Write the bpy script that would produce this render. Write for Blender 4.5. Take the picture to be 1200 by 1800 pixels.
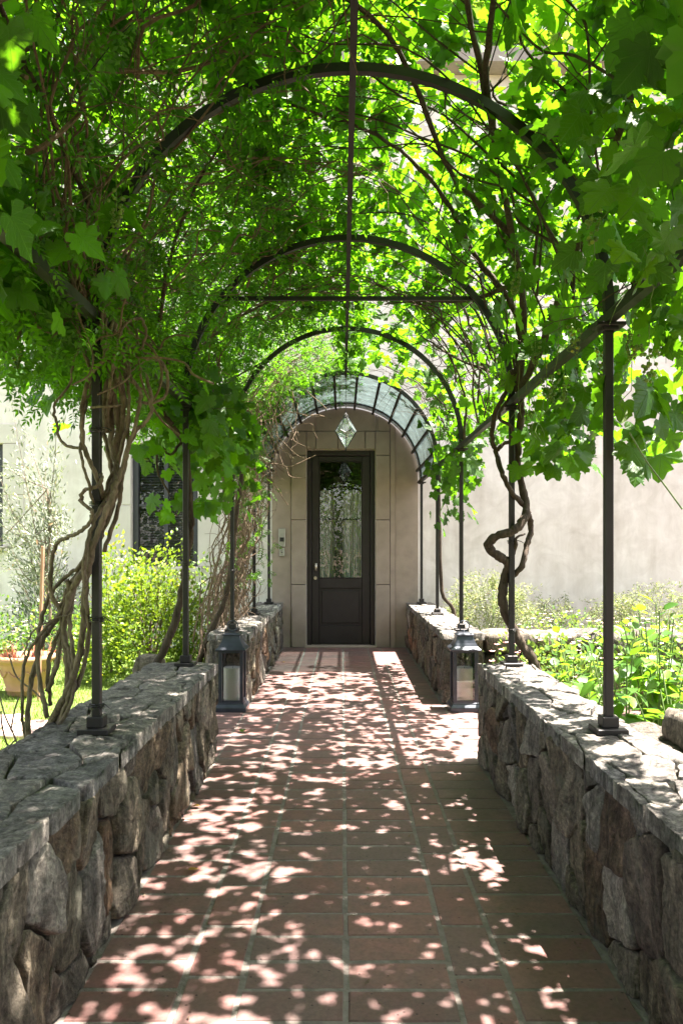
import bpy, bmesh, math, random
import numpy as np
from mathutils import Vector, Matrix, Quaternion, noise as mn

R = math.radians
SC = bpy.context.scene
for o in list(bpy.data.objects):
    bpy.data.objects.remove(o)

# ------------------------------------------------------------------ camera
EYE = 1.30
F_PX = 1340.0
cam_d = bpy.data.cameras.new('camera')
cam = bpy.data.objects.new('camera', cam_d)
SC.collection.objects.link(cam)
cam.location = (0, 0, EYE)
cam.rotation_euler = (R(90), 0, 0)
cam_d.sensor_fit = 'VERTICAL'
cam_d.sensor_height = 36.0
cam_d.lens = 36.0 * F_PX / 1800.0
cam_d.shift_y = 65.0 / 1800.0
cam_d.shift_x = -1.0 / 1800.0
cam_d.clip_start = 0.05
cam_d.clip_end = 2000
SC.camera = cam

# ------------------------------------------------------------------ sky, sun, exposure
SUN = Vector((0.285, 0.030, 0.958)).normalized()
w = bpy.data.worlds.new('World')
SC.world = w
w.use_nodes = True
nt = w.node_tree
nt.nodes.clear()
sky = nt.nodes.new('ShaderNodeTexSky')
sky.sky_type = 'NISHITA'
sky.sun_disc = False
sky.sun_elevation = math.asin(SUN.z)
sky.sun_rotation = math.atan2(SUN.x, SUN.y)
sky.air_density = 1.0
sky.dust_density = 2.0
bg = nt.nodes.new('ShaderNodeBackground')
bg.inputs[1].default_value = 0.075
out = nt.nodes.new('ShaderNodeOutputWorld')
hs = nt.nodes.new('ShaderNodeHueSaturation')
hs.inputs['Saturation'].default_value = 0.55
nt.links.new(sky.outputs[0], hs.inputs['Color'])
nt.links.new(hs.outputs[0], bg.inputs[0])
nt.links.new(bg.outputs[0], out.inputs[0])
sl = bpy.data.lights.new('sun', 'SUN')
sl.energy = 5.0
sl.angle = R(0.55)
sl.color = (1.0, 0.96, 0.90)
so = bpy.data.objects.new('sun', sl)
SC.collection.objects.link(so)
so.rotation_mode = 'QUATERNION'
so.rotation_quaternion = SUN.to_track_quat('Z', 'Y')
so.location = (3, 0, 12)
SC.view_settings.view_transform = 'Standard'
SC.view_settings.look = 'None'
SC.view_settings.exposure = 3.1
SC.view_settings.gamma = 1.0
SC.view_settings.use_curve_mapping = False
SC.view_settings.use_white_balance = True
SC.view_settings.white_balance_temperature = 6900
SC.view_settings.white_balance_tint = 14
SC.render.engine = 'CYCLES'
SC.cycles.use_denoising = True
SC.cycles.max_bounces = 10
SC.cycles.diffuse_bounces = 5
SC.cycles.transmission_bounces = 6
SC.cycles.transparent_max_bounces = 16
SC.cycles.caustics_reflective = False
SC.cycles.caustics_refractive = False

# ------------------------------------------------------------------ materials
class NT:
    def __init__(s, name):
        s.m = bpy.data.materials.new(name)
        s.m.use_nodes = True
        s.t = s.m.node_tree
        s.t.nodes.clear()
        s.out = s.n('ShaderNodeOutputMaterial')
    def n(s, typ, **kw):
        x = s.t.nodes.new(typ)
        for k, v in kw.items():
            setattr(x, k, v)
        return x
    def l(s, a, b):
        s.t.links.new(a, b)
    def surf(s, sh):
        s.l(sh, s.out.inputs['Surface'])
    def coord(s, which='Object', scale=(1, 1, 1), rand=False):
        tc = s.n('ShaderNodeTexCoord')
        mp = s.n('ShaderNodeMapping')
        mp.inputs['Scale'].default_value = scale
        s.l(tc.outputs[which], mp.inputs['Vector'])
        if rand:
            oi = s.n('ShaderNodeObjectInfo')
            mu = s.n('ShaderNodeMath', operation='MULTIPLY')
            mu.inputs[1].default_value = 37.0
            s.l(oi.outputs['Random'], mu.inputs[0])
            s.l(mu.outputs[0], mp.inputs['Location'])
        return mp.outputs[0]
    def noise(s, vec, scale, detail=5, rough=0.55, dist=0.0):
        x = s.n('ShaderNodeTexNoise')
        x.inputs['Scale'].default_value = scale
        x.inputs['Detail'].default_value = detail
        x.inputs['Roughness'].default_value = rough
        x.inputs['Distortion'].default_value = dist
        s.l(vec, x.inputs['Vector'])
        return x.outputs['Fac']
    def ramp(s, fac, stops, interp='LINEAR'):
        x = s.n('ShaderNodeValToRGB')
        cr = x.color_ramp
        cr.interpolation = interp
        while len(cr.elements) < len(stops):
            cr.elements.new(0.5)
        for e, (p, c) in zip(cr.elements, stops):
            e.position = p
            e.color = (*c, 1) if len(c) == 3 else c
        s.l(fac, x.inputs[0])
        return x.outputs[0]
    def mix(s, fac, a, b, mode='MIX'):
        x = s.n('ShaderNodeMix', data_type='RGBA', blend_type=mode)
        for sock, v in ((x.inputs[0], fac), (x.inputs[6], a), (x.inputs[7], b)):
            if isinstance(v, bpy.types.NodeSocket):
                s.l(v, sock)
            elif isinstance(v, (int, float)):
                sock.default_value = v
            else:
                sock.default_value = (*v, 1)
        return x.outputs[2]
    def bump(s, h, strength=0.5, dist=0.01, prev=None):
        x = s.n('ShaderNodeBump')
        x.inputs['Strength'].default_value = strength
        x.inputs['Distance'].default_value = dist
        s.l(h, x.inputs['Height'])
        if prev is not None:
            s.l(prev, x.inputs['Normal'])
        return x.outputs[0]
    def bsdf(s, col, rough=0.6, metal=0.0, normal=None, spec=0.5):
        x = s.n('ShaderNodeBsdfPrincipled')
        for sock, v in ((x.inputs['Base Color'], col), (x.inputs['Roughness'], rough)):
            if isinstance(v, bpy.types.NodeSocket):
                s.l(v, sock)
            elif isinstance(v, (int, float)):
                sock.default_value = v
            else:
                sock.default_value = (*v, 1)
        x.inputs['Metallic'].default_value = metal
        x.inputs['Specular IOR Level'].default_value = spec
        if normal is not None:
            s.l(normal, x.inputs['Normal'])
        return x.outputs[0]

def mat_simple(name, col, rough=0.6, metal=0.0, var=0.15, scale=12.0, bump=0.15, spec=0.5, dist=0.003):
    t = NT(name)
    v = t.coord('Object')
    n = t.noise(v, scale, 6, 0.6)
    c2 = tuple(min(1, c * (1 + var)) for c in col)
    c1 = tuple(c * (1 - var) for c in col)
    c = t.ramp(n, [(0.3, c1), (0.7, c2)])
    rr = t.ramp(n, [(0.2, (rough - 0.1,) * 3), (0.8, (min(1, rough + 0.1),) * 3)])
    nb = t.bump(t.noise(v, scale * 4, 4), bump, dist)
    t.surf(t.bsdf(c, rr, metal, nb, spec))
    return t.m

def mat_stone(name='field_stone', stops=None):
    t = NT(name)
    v = t.coord('Object', (1, 1, 1), True)
    oi = t.n('ShaderNodeObjectInfo')
    base = t.ramp(oi.outputs['Random'], stops or [
        (0.0, (0.108, 0.093, 0.072)), (0.16, (0.19, 0.158, 0.112)), (0.32, (0.092, 0.086, 0.076)), (0.48, (0.22, 0.188, 0.148)),
        (0.64, (0.125, 0.116, 0.082)), (0.76, (0.175, 0.108, 0.066)), (0.88, (0.112, 0.108, 0.10)), (1.0, (0.36, 0.325, 0.275))])
    vs = t.coord('Object', (1.0, 1.0, 0.35), True)
    n1 = t.noise(vs, 11, 9, 0.7, 1.1)
    n2 = t.noise(v, 55, 6, 0.75)
    n3 = t.noise(v, 5, 4, 0.5, 0.4)
    c = t.mix(1.0, base, t.ramp(n1, [(0.32, (0.22, 0.20, 0.19)), (0.48, (0.85, 0.83, 0.80)), (0.68, (1.85, 1.8, 1.72))]), 'MULTIPLY')
    c = t.mix(1.0, c, t.ramp(n2, [(0.34, (0.42, 0.42, 0.42)), (0.52, (1.0, 1.0, 1.0)), (0.68, (1.75, 1.72, 1.68))]), 'MULTIPLY')
    c = t.mix(t.ramp(n3, [(0.56, (0, 0, 0)), (0.72, (0.4, 0.4, 0.4))]), c, (0.24, 0.25, 0.20))
    vr = t.n('ShaderNodeTexVoronoi', feature='DISTANCE_TO_EDGE')
    vr.inputs['Scale'].default_value = 11
    t.l(vs, vr.inputs['Vector'])
    crack = t.ramp(vr.outputs['Distance'], [(0.0, (0.0,) * 3), (0.06, (1,) * 3)])
    nb = t.bump(n1, 1.0, 0.05)
    nb = t.bump(n2, 0.9, 0.012, nb)
    nb = t.bump(crack, 0.35, 0.008, nb)
    t.surf(t.bsdf(c, 0.82, 0, nb, 0.35))
    return t.m

def mat_tile():
    t = NT('terracotta_tile')
    v = t.coord('Object', (1, 1, 1), True)
    oi = t.n('ShaderNodeObjectInfo')
    base = t.ramp(oi.outputs['Random'], [(0, (0.098, 0.054, 0.050)), (0.25, (0.140, 0.068, 0.060)), (0.5, (0.104, 0.065, 0.061)), (0.75, (0.155, 0.079, 0.069)), (1, (0.092, 0.060, 0.057))])
    n1 = t.noise(v, 7, 7, 0.65, 0.5)
    n2 = t.noise(v, 60, 5, 0.7)
    c = t.mix(t.ramp(n1, [(0.42, (0, 0, 0)), (0.68, (0.75,) * 3)]), base, (0.09, 0.069, 0.061))
    c = t.mix(1.0, c, t.ramp(n2, [(0.3, (0.75,) * 3), (0.6, (1.05,) * 3)]), 'MULTIPLY')
    vr = t.n('ShaderNodeTexVoronoi')
    vr.inputs['Scale'].default_value = 26
    t.l(v, vr.inputs['Vector'])
    pit = t.ramp(vr.outputs['Distance'], [(0.05, (0, 0, 0)), (0.13, (1, 1, 1))])
    c = t.mix(1.0, c, t.mix(1.0, pit, (0.45, 0.4, 0.4), 'ADD'), 'MULTIPLY')
    nb = t.bump(n1, 0.35, 0.006)
    nb = t.bump(pit, 0.5, 0.003, nb)
    r = t.ramp(n1, [(0.2, (0.5,) * 3), (0.8, (0.78,) * 3)])
    t.surf(t.bsdf(c, r, 0, nb, 0.4))
    return t.m

def vein_fac(t):
    tc = t.n('ShaderNodeTexCoord')
    sp = t.n('ShaderNodeSeparateXYZ')
    t.l(tc.outputs['Object'], sp.inputs[0])
    def m(op, a, b=None):
        x = t.n('ShaderNodeMath', operation=op)
        for i, v in enumerate((a, b)):
            if v is None: continue
            if isinstance(v, (int, float)): x.inputs[i].default_value = v
            else: t.l(v, x.inputs[i])
        return x.outputs[0]
    a = m('ARCTAN2', sp.outputs[0], m('ADD', sp.outputs[1], 0.01))
    v1 = m('ABSOLUTE', m('SINE', m('MULTIPLY', a, 4.6)))
    # side veins off the midrib
    v2 = m('ABSOLUTE', m('SINE', m('MULTIPLY', m('SUBTRACT', sp.outputs[1], m('MULTIPLY', m('ABSOLUTE', sp.outputs[0]), 0.75)), 24.0)))
    r1 = t.ramp(v1, [(0.03, (1, 1, 1)), (0.16, (0, 0, 0))])
    r2 = t.ramp(v2, [(0.05, (0.45,) * 3), (0.25, (0, 0, 0))])
    return t.mix(1.0, r1, r2, 'LIGHTEN')
def mat_leaf(name, c_dark, c_light, trans, tfac=0.45, rough=0.42, veins=False):
    t = NT(name)
    g = t.n('ShaderNodeNewGeometry')
    oi = t.n('ShaderNodeObjectInfo')
    ad = t.n('ShaderNodeMath', operation='ADD')
    t.l(g.outputs['Random Per Island'], ad.inputs[0])
    t.l(oi.outputs['Random'], ad.inputs[1])
    fr = t.n('ShaderNodeMath', operation='FRACT')
    t.l(ad.outputs[0], fr.inputs[0])
    c = t.ramp(fr.outputs[0], [(0, c_dark), (0.6, tuple((a + b) / 2 for a, b in zip(c_dark, c_light))), (0.965, c_light), (0.985, (c_light[0] * 2.2, c_light[1] * 1.25, c_light[2]))])
    tr = t.ramp(fr.outputs[0], [(0, tuple(x * 0.6 for x in trans)), (1, tuple(min(1, x * 1.4) for x in trans))])
    v = t.coord('Object')
    n = t.noise(v, 30, 4)
    c = t.mix(1.0, c, t.ramp(n, [(0.3, (0.75,) * 3), (0.7, (1.15,) * 3)]), 'MULTIPLY')
    nb = t.bump(n, 0.3, 0.004)
    if veins:
        vf = vein_fac(t)
        c = t.mix(vf, c, tuple(min(1, x * 1.6 + .03) for x in c_light))
        tr = t.mix(vf, tr, tuple(x * .62 for x in trans))
        nb = t.bump(vf, 0.5, -0.02, nb)
    b = t.bsdf(c, rough, 0, nb, 0.4)
    tl = t.n('ShaderNodeBsdfTranslucent')
    t.l(tr, tl.inputs[0])
    mx = t.n('ShaderNodeMixShader')
    mx.inputs[0].default_value = tfac
    t.l(b, mx.inputs[1])
    t.l(tl.outputs[0], mx.inputs[2])
    t.surf(mx.outputs[0])
    return t.m

def mat_glass(name, tint=(1, 1, 1), gloss=0.1, diff=0.0, rough=0.0, fresnel=True, wav=0.0):
    t = NT(name)
    tr = t.n('ShaderNodeBsdfTransparent')
    tr.inputs[0].default_value = (*tint, 1)
    gl = t.n('ShaderNodeBsdfGlossy')
    gl.inputs['Roughness'].default_value = rough
    if wav:
        nb = t.bump(t.noise(t.coord('Object'), 14, 3), wav, 0.01)
        t.l(nb, gl.inputs['Normal'])
    mx = t.n('ShaderNodeMixShader')
    if fresnel:
        fz = t.n('ShaderNodeFresnel')
        fz.inputs[0].default_value = 1.5
        mu = t.n('ShaderNodeMath', operation='MULTIPLY_ADD')
        t.l(fz.outputs[0], mu.inputs[0])
        mu.inputs[1].default_value = 1.0
        mu.inputs[2].default_value = gloss
        mu.use_clamp = True
        t.l(mu.outputs[0], mx.inputs[0])
    else:
        mx.inputs[0].default_value = gloss
    t.l(tr.outputs[0], mx.inputs[1])
    t.l(gl.outputs[0], mx.inputs[2])
    res = mx.outputs[0]
    if diff:
        df = t.n('ShaderNodeBsdfDiffuse')
        df.inputs[0].default_value = (0.54, 0.64, 0.64, 1)
        tl = t.n('ShaderNodeBsdfTranslucent')
        tl.inputs[0].default_value = (0.56, 0.68, 0.68, 1)
        m2 = t.n('ShaderNodeMixShader')
        m2.inputs[0].default_value = 0.6
        t.l(df.outputs[0], m2.inputs[1])
        t.l(tl.outputs[0], m2.inputs[2])
        m3 = t.n('ShaderNodeMixShader')
        dn = t.noise(t.coord('Object'), 6, 6, 0.7)
        t.l(t.ramp(dn, [(0.35, (diff * .55,) * 3), (0.7, (min(1, diff * 1.8),) * 3)]), m3.inputs[0])
        t.l(res, m3.inputs[1])
        t.l(m2.outputs[0], m3.inputs[2])
        res = m3.outputs[0]
    t.surf(res)
    return t.m

def mat_plaster():
    t = NT('lime_plaster')
    v = t.coord('Object')
    n1 = t.noise(v, 0.7, 6, 0.6, 0.6)
    n2 = t.noise(v, 3.5, 7, 0.65, 1.0)
    n3 = t.noise(t.coord('Object', (3, 3, 0.5)), 1.5, 5, 0.6)
    c = t.ramp(n1, [(0.3, (0.67, 0.63, 0.585)), (0.7, (0.77, 0.735, 0.70))])
    c = t.mix(1.0, c, t.ramp(n2, [(0.3, (0.82, 0.80, 0.78)), (0.7, (1.06, 1.06, 1.06))]), 'MULTIPLY')
    c = t.mix(1.0, c, t.ramp(n3, [(0.3, (0.86, 0.845, 0.82)), (0.6, (1.03, 1.03, 1.03))]), 'MULTIPLY')
    nb = t.bump(n2, 0.25, 0.01)
    nb = t.bump(t.noise(v, 60, 4), 0.15, 0.002, nb)
    t.surf(t.bsdf(c, 0.9, 0, nb, 0.2))
    return t.m

def mat_bark(name, c1, c2):
    t = NT(name)
    v = t.coord('Object', (1, 1, 0.25))
    n1 = t.noise(v, 60, 6, 0.7, 0.6)
    n2 = t.noise(t.coord('Object'), 8, 4)
    c = t.ramp(n1, [(0.3, c1), (0.7, c2)])
    c = t.mix(1.0, c, t.ramp(n2, [(0.3, (0.7,) * 3), (0.7, (1.2,) * 3)]), 'MULTIPLY')
    t.surf(t.bsdf(c, 0.85, 0, t.bump(n1, 1.0, 0.014), 0.25))
    return t.m

M = {}
M['stone'] = mat_stone()
M['slate'] = mat_stone('slate_capstone', [(0, (.19, .18, .172)), (.3, (.25, .235, .215)), (.55, (.165, .16, .158)), (.8, (.215, .20, .18)), (1, (.27, .25, .23))])
M['mortar'] = mat_simple('wall_mortar', (0.075, 0.068, 0.06), 0.95, 0, 0.35, 25, 0.8, 0.2, 0.01)
M['tile'] = mat_tile()
M['grout'] = mat_simple('path_grout', (0.175, 0.152, 0.135), 0.92, 0, 0.3, 18, 0.8, 0.2, 0.006)
M['iron'] = mat_simple('dark_painted_iron', (0.017, 0.015, 0.015), 0.48, 0.25, 0.25, 14, 0.12)
M['lantern'] = mat_simple('blue_grey_lantern_metal', (0.045, 0.052, 0.066), 0.34, 0.5, 0.25, 10, 0.08)
M['wax'] = mat_simple('ivory_wax', (0.82, 0.79, 0.72), 0.5, 0, 0.03, 6, 0.05)
M['plaster'] = mat_plaster()
M['surround'] = mat_simple('shade_toned_cast_stone', (0.30, 0.245, 0.195), 0.88, 0, 0.16, 5, 0.35, 0.2, 0.004)  # darker than the facade: shade under the canopy is put into the colour
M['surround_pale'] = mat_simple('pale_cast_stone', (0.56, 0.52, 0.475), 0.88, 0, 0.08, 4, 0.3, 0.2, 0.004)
M['door'] = mat_simple('dark_brown_door_paint', (0.020, 0.016, 0.015), 0.42, 0, 0.25, 9, 0.12, 0.4)
M['window_paint'] = mat_simple('charcoal_window_paint', (0.035, 0.037, 0.042), 0.5, 0, 0.2, 9, 0.1)
M['brass'] = mat_simple('aged_steel', (0.55, 0.5, 0.42), 0.32, 0.9, 0.1, 20, 0.05)
M['dark'] = mat_simple('dim_interior', (0.04, 0.035, 0.032), 0.9, 0, 0.1, 2, 0.0)
M['blind'] = mat_simple('dark_blind_slat', (0.06, 0.06, 0.062), 0.6, 0, 0.1, 5, 0.0)
M['curtain'] = mat_simple('sheer_curtain_cloth', (0.60, 0.60, 0.56), 0.9, 0, 0.04, 5, 0.1)
M['intercom'] = mat_simple('brushed_steel', (0.42, 0.41, 0.38), 0.4, 0.7, 0.1, 30, 0.05)
M['black'] = mat_simple('black_plastic', (0.02, 0.02, 0.02), 0.4)
M['pane'] = mat_glass('door_glass', (0.92, 0.94, 0.93), 0.055, fresnel=False)
M['lantern_pane'] = mat_glass('lantern_glass', (0.95, 0.96, 0.96), 0.03)
M['pendant_pane'] = mat_glass('pendant_glass', (0.92, 0.95, 0.95), 0.10, 0.16, 0.05, True, 0.5)
M['canopy_pane'] = mat_glass('canopy_glass', (0.46, 0.53, 0.53), 0.07, 0.2, 0.03)
M['bark'] = mat_bark('vine_bark', (0.035, 0.025, 0.018), (0.105, 0.08, 0.058))
M['bark_grey'] = mat_bark('wisteria_bark', (0.075, 0.055, 0.038), (0.29, 0.23, 0.17))
M['twig'] = mat_bark('dry_twig_bark', (0.10, 0.068, 0.045), (0.24, 0.175, 0.12))
M['green_stem'] = mat_simple('green_stem', (0.10, 0.16, 0.04), 0.6, 0, 0.2)
M['grape_leaf'] = mat_leaf('grape_leaf', (0.014, 0.058, 0.006), (0.050, 0.135, 0.012), (0.125, 0.345, 0.008), 0.5)
M['grape_leaf_single'] = mat_leaf('veined_grape_leaf', (0.014, 0.058, 0.006), (0.050, 0.135, 0.012), (0.125, 0.345, 0.008), 0.5, 0.42, True)
M['wisteria_leaf'] = mat_leaf('wisteria_leaf', (0.014, 0.058, 0.006), (0.055, 0.140, 0.014), (0.135, 0.37, 0.009), 0.52)
M['shrub_yellow'] = mat_leaf('yellow_green_leaf', (0.045, 0.115, 0.012), (0.22, 0.30, 0.028), (0.26, 0.40, 0.02), 0.36)
M['shrub_green'] = mat_leaf('mid_green_leaf', (0.05, 0.12, 0.025), (0.13, 0.22, 0.06), (0.25, 0.4, 0.05), 0.35)
M['broad_leaf'] = mat_leaf('broad_green_leaf', (0.03, 0.10, 0.014), (0.11, 0.24, 0.03), (0.20, 0.42, 0.02), 0.42, 0.36)
M['olive_leaf'] = mat_leaf('silvery_olive_leaf', (0.16, 0.19, 0.13), (0.36, 0.40, 0.31), (0.25, 0.3, 0.15), 0.25)
M['rosemary'] = mat_leaf('grey_green_needle', (0.06, 0.085, 0.055), (0.13, 0.16, 0.11), (0.1, 0.15, 0.06), 0.2)
M['wispy'] = mat_leaf('pale_fern_leaf', (0.15, 0.19, 0.07), (0.30, 0.33, 0.16), (0.3, 0.36, 0.12), 0.35)
M['tree_leaf'] = mat_leaf('tree_leaf', (0.045, 0.11, 0.015), (0.11, 0.2, 0.03), (0.25, 0.45, 0.03), 0.4)
M['flower'] = mat_simple('pale_pink_petal', (0.75, 0.55, 0.50), 0.7, 0, 0.1)
M['rose'] = mat_simple('pink_petal', (0.72, 0.35, 0.36), 0.7, 0, 0.1)
M['red_stem'] = mat_simple('coral_red_stem', (0.45, 0.13, 0.08), 0.6, 0, 0.2)
M['grape'] = mat_leaf('young_grape_skin', (0.10, 0.19, 0.03), (0.19, 0.30, 0.05), (0.3, 0.45, 0.06), 0.3, 0.3)
M['terracotta'] = mat_simple('terracotta_pot_clay', (0.40, 0.225, 0.13), 0.85, 0, 0.14, 7, 0.3, 0.2)
M['stake'] = mat_simple('orange_brown_wood', (0.36, 0.20, 0.125), 0.8, 0, 0.2, 14, 0.3)
M['soil'] = mat_simple('garden_soil', (0.10, 0.075, 0.05), 0.95, 0, 0.35, 14, 0.9, 0.2, 0.02)
M['lawn'] = mat_simple('lawn_soil_and_thatch', (0.095, 0.15, 0.035), 0.95, 0, 0.35, 5, 0.8, 0.2, 0.01)
M['grass'] = mat_leaf('grass_blade', (0.085, 0.15, 0.02), (0.20, 0.27, 0.05), (0.28, 0.38, 0.05), 0.35, 0.6)
M['pink_stone'] = mat_simple('pinkish_flagstone', (0.42, 0.30, 0.255), 0.85, 0, 0.12, 6, 0.3)
M['roof'] = mat_simple('roof_cement', (0.3, 0.27, 0.24), 0.9)
M['dead_leaf'] = mat_leaf('dry_yellow_leaf', (0.28, 0.16, 0.03), (0.42, 0.26, 0.05), (0.3, 0.2, 0.03), 0.3)

# ------------------------------------------------------------------ object helpers
WL = {}
def setp(o, label=None, cat=None, group=None, kind=None):
    if label: o['label'] = label
    if cat: o['category'] = cat
    if group: o['group'] = group
    if kind: o['kind'] = kind
    return o
def link(o, parent=None):
    SC.collection.objects.link(o)
    if parent is not None:
        o.parent = parent
    return o
def thing(name, label, cat, loc=(0, 0, 0), group=None, kind=None):
    o = bpy.data.objects.new(name, None)
    o.empty_display_size = 0.1
    link(o)
    o.location = loc
    WL[o.name] = Vector(loc)
    return setp(o, label, cat, group, kind)
def inst(name, mesh, parent, mw):
    """object of shared mesh with world matrix mw under parent (roots are unrotated)"""
    o = bpy.data.objects.new(name, mesh)
    link(o, parent)
    if parent is not None:
        mw = Matrix.Translation(-WL[parent.name]) @ mw
    o.matrix_basis = mw
    return o

class MB:
    def __init__(s):
        s.v = []
        s.f = []
    def add(s, v, f):
        b = len(s.v)
        s.v += [tuple(x) for x in v]
        s.f += [tuple(i + b for i in q) for q in f]
        return s
    def box(s, x0, x1, y0, y1, z0, z1):
        return s.add([(x0, y0, z0), (x1, y0, z0), (x1, y1, z0), (x0, y1, z0), (x0, y0, z1), (x1, y0, z1), (x1, y1, z1), (x0, y1, z1)],
                     [(0, 3, 2, 1), (4, 5, 6, 7), (0, 1, 5, 4), (1, 2, 6, 5), (2, 3, 7, 6), (3, 0, 4, 7)])
    def frust(s, c, rings):
        """square rings [(half_x, half_y, z)] stacked"""
        v = []
        for hx, hy, z in rings:
            v += [(c[0] - hx, c[1] - hy, z), (c[0] + hx, c[1] - hy, z), (c[0] + hx, c[1] + hy, z), (c[0] - hx, c[1] + hy, z)]
        f = [(3, 2, 1, 0)]
        for k in range(len(rings) - 1):
            a = 4 * k
            for i in range(4):
                j = (i + 1) % 4
                f.append((a + i, a + j, a + 4 + j, a + 4 + i))
        a = 4 * (len(rings) - 1)
        f.append((a, a + 1, a + 2, a + 3))
        return s.add(v, f)
    def lathe(s, c, prof, n=24):
        v, f = [], []
        for r, z in prof:
            for i in range(n):
                a = 2 * math.pi * i / n
                v.append((c[0] + r * math.cos(a), c[1] + r * math.sin(a), c[2] + z))
        for k in range(len(prof) - 1):
            for i in range(n):
                j = (i + 1) % n
                f.append((k * n + i, k * n + j, (k + 1) * n + j, (k + 1) * n + i))
        f.append(tuple(range(n - 1, -1, -1)))
        k = (len(prof) - 1) * n
        f.append(tuple(range(k, k + n)))
        return s.add(v, f)
    def tube(s, pts, rad, n=6, cap=True):
        pts = [Vector(p) for p in pts]
        if not hasattr(rad, '__len__'):
            rad = [rad] * len(pts)
        v, f = [], []
        up = Vector((0.31, 0.17, 0.93))
        prev = None
        for i, p in enumerate(pts):
            d = (pts[min(i + 1, len(pts) - 1)] - pts[max(i - 1, 0)])
            if d.length < 1e-9: d = Vector((0, 0, 1))
            d.normalize()
            if prev is None:
                a = d.cross(up)
                if a.length < 1e-3: a = d.cross(Vector((1, 0, 0)))
            else:
                a = prev - d * prev.dot(d)
                if a.length < 1e-6: a = d.cross(up)
            a.normalize()
            prev = a
            b = d.cross(a)
            for k in range(n):
                t = 2 * math.pi * k / n
                v.append(p + (a * math.cos(t) + b * math.sin(t)) * rad[i])
        for i in range(len(pts) - 1):
            for k in range(n):
                j = (k + 1) % n
                f.append((i * n + k, i * n + j, (i + 1) * n + j, (i + 1) * n + k))
        if cap:
            f.append(tuple(range(n - 1, -1, -1)))
            b = (len(pts) - 1) * n
            f.append(tuple(range(b, b + n)))
        return s.add(v, f)
    def build(s, name, mat, parent=None, smooth=False, origin=None, bevel=0.0, label=None, kind=None):
        me = bpy.data.meshes.new(name)
        V = np.array(s.v, dtype=float)
        if origin is None:
            origin = (V.min(0) + V.max(0)) / 2
        origin = np.array(origin, dtype=float)
        me.from_pydata([tuple(x) for x in (V - origin)], [], s.f)
        me.materials.append(mat)
        if smooth:
            me.polygons.foreach_set('use_smooth', [True] * len(me.polygons))
        me.update()
        o = inst(name, me, parent, Matrix.Translation(Vector(origin)))
        if bevel:
            b = o.modifiers.new('bevel', 'BEVEL')
            b.width = bevel
            b.segments = 1
            b.limit_method = 'ANGLE'
        return setp(o, label, None, None, kind)

def sub_build(mb, name, mat, part, root, **kw):
    """a sub-part: child of part; part's own offset is taken into account"""
    wl = WL[root.name] + Vector(part.matrix_basis.translation)
    WL[part.name] = wl
    return mb.build(name, mat, part, **kw)

def fast_mesh(name, V, T, mat, parent=None, kind=None, smooth=False, origin=(0, 0, 0)):
    me = bpy.data.meshes.new(name)
    V = np.asarray(V, dtype=np.float32) - np.asarray(origin, dtype=np.float32)
    T = np.asarray(T, dtype=np.int32)
    me.vertices.add(len(V))
    me.vertices.foreach_set('co', V.ravel())
    me.loops.add(T.size)
    me.loops.foreach_set('vertex_index', T.ravel())
    me.polygons.add(len(T))
    me.polygons.foreach_set('loop_start', np.arange(0, T.size, T.shape[1], dtype=np.int32))
    if smooth:
        me.polygons.foreach_set('use_smooth', np.ones(len(T), dtype=bool))
    me.materials.append(mat)
    me.update(calc_edges=True)
    me.validate()
    o = inst(name, me, parent, Matrix.Translation(Vector(origin)))
    return setp(o, kind=kind)

def crom(pts, sub=6):
    P = [Vector(p) for p in pts]
    P = [P[0] * 2 - P[1]] + P + [P[-1] * 2 - P[-2]]
    o = []
    for i in range(1, len(P) - 2):
        for k in range(sub):
            t = k / sub
            a, b, c, d = P[i - 1], P[i], P[i + 1], P[i + 2]
            o.append(0.5 * ((2 * b) + (c - a) * t + (2 * a - 5 * b + 4 * c - d) * t * t + (3 * b - a - 3 * c + d) * t ** 3))
    o.append(P[-2])
    return o

def px(x, y, D):
    """point at depth D seen in the photograph at pixel x, y (1200 x 1800)"""
    return Vector(((x - 601) * D / F_PX, D, EYE - (y - 965) * D / F_PX))

# ------------------------------------------------------------------ leaf tools
def leaf_grape(seed):
    r = random.Random(seed)
    h = [(0.10, -0.13), (0.22, -0.19), (0.35, -0.15), (0.43, -0.03), (0.38, 0.09), (0.50, 0.09), (0.60, 0.22), (0.52, 0.31), (0.57, 0.44), (0.43, 0.43),
         (0.30, 0.46), (0.34, 0.60), (0.23, 0.68), (0.15, 0.84)]
    pts = [(0, 0.0)] + h + [(0, 1.0)] + [(-x, y) for x, y in reversed(h)]
    cup, wav = r.uniform(-0.6, 0.75), r.uniform(0.015, 0.05)
    bend = r.uniform(-0.3, 1.1)
    skew = r.uniform(-.35, .35)
    V = []
    for i, (x, y) in enumerate(pts):
        x *= r.uniform(0.94, 1.06)
        y = y * r.uniform(0.97, 1.03)
        z = -cup * x * x - bend * max(y, 0) ** 2 * 0.35 + skew * x * y + wav * math.sin(i * 2.1 + seed)
        V.append((x, y - 0.0, z))
    V.append((0, 0.22, 0.02))
    n = len(pts)
    T = [(n, i, (i + 1) % n) for i in range(n)]
    return np.array(V), np.array(T)
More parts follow.
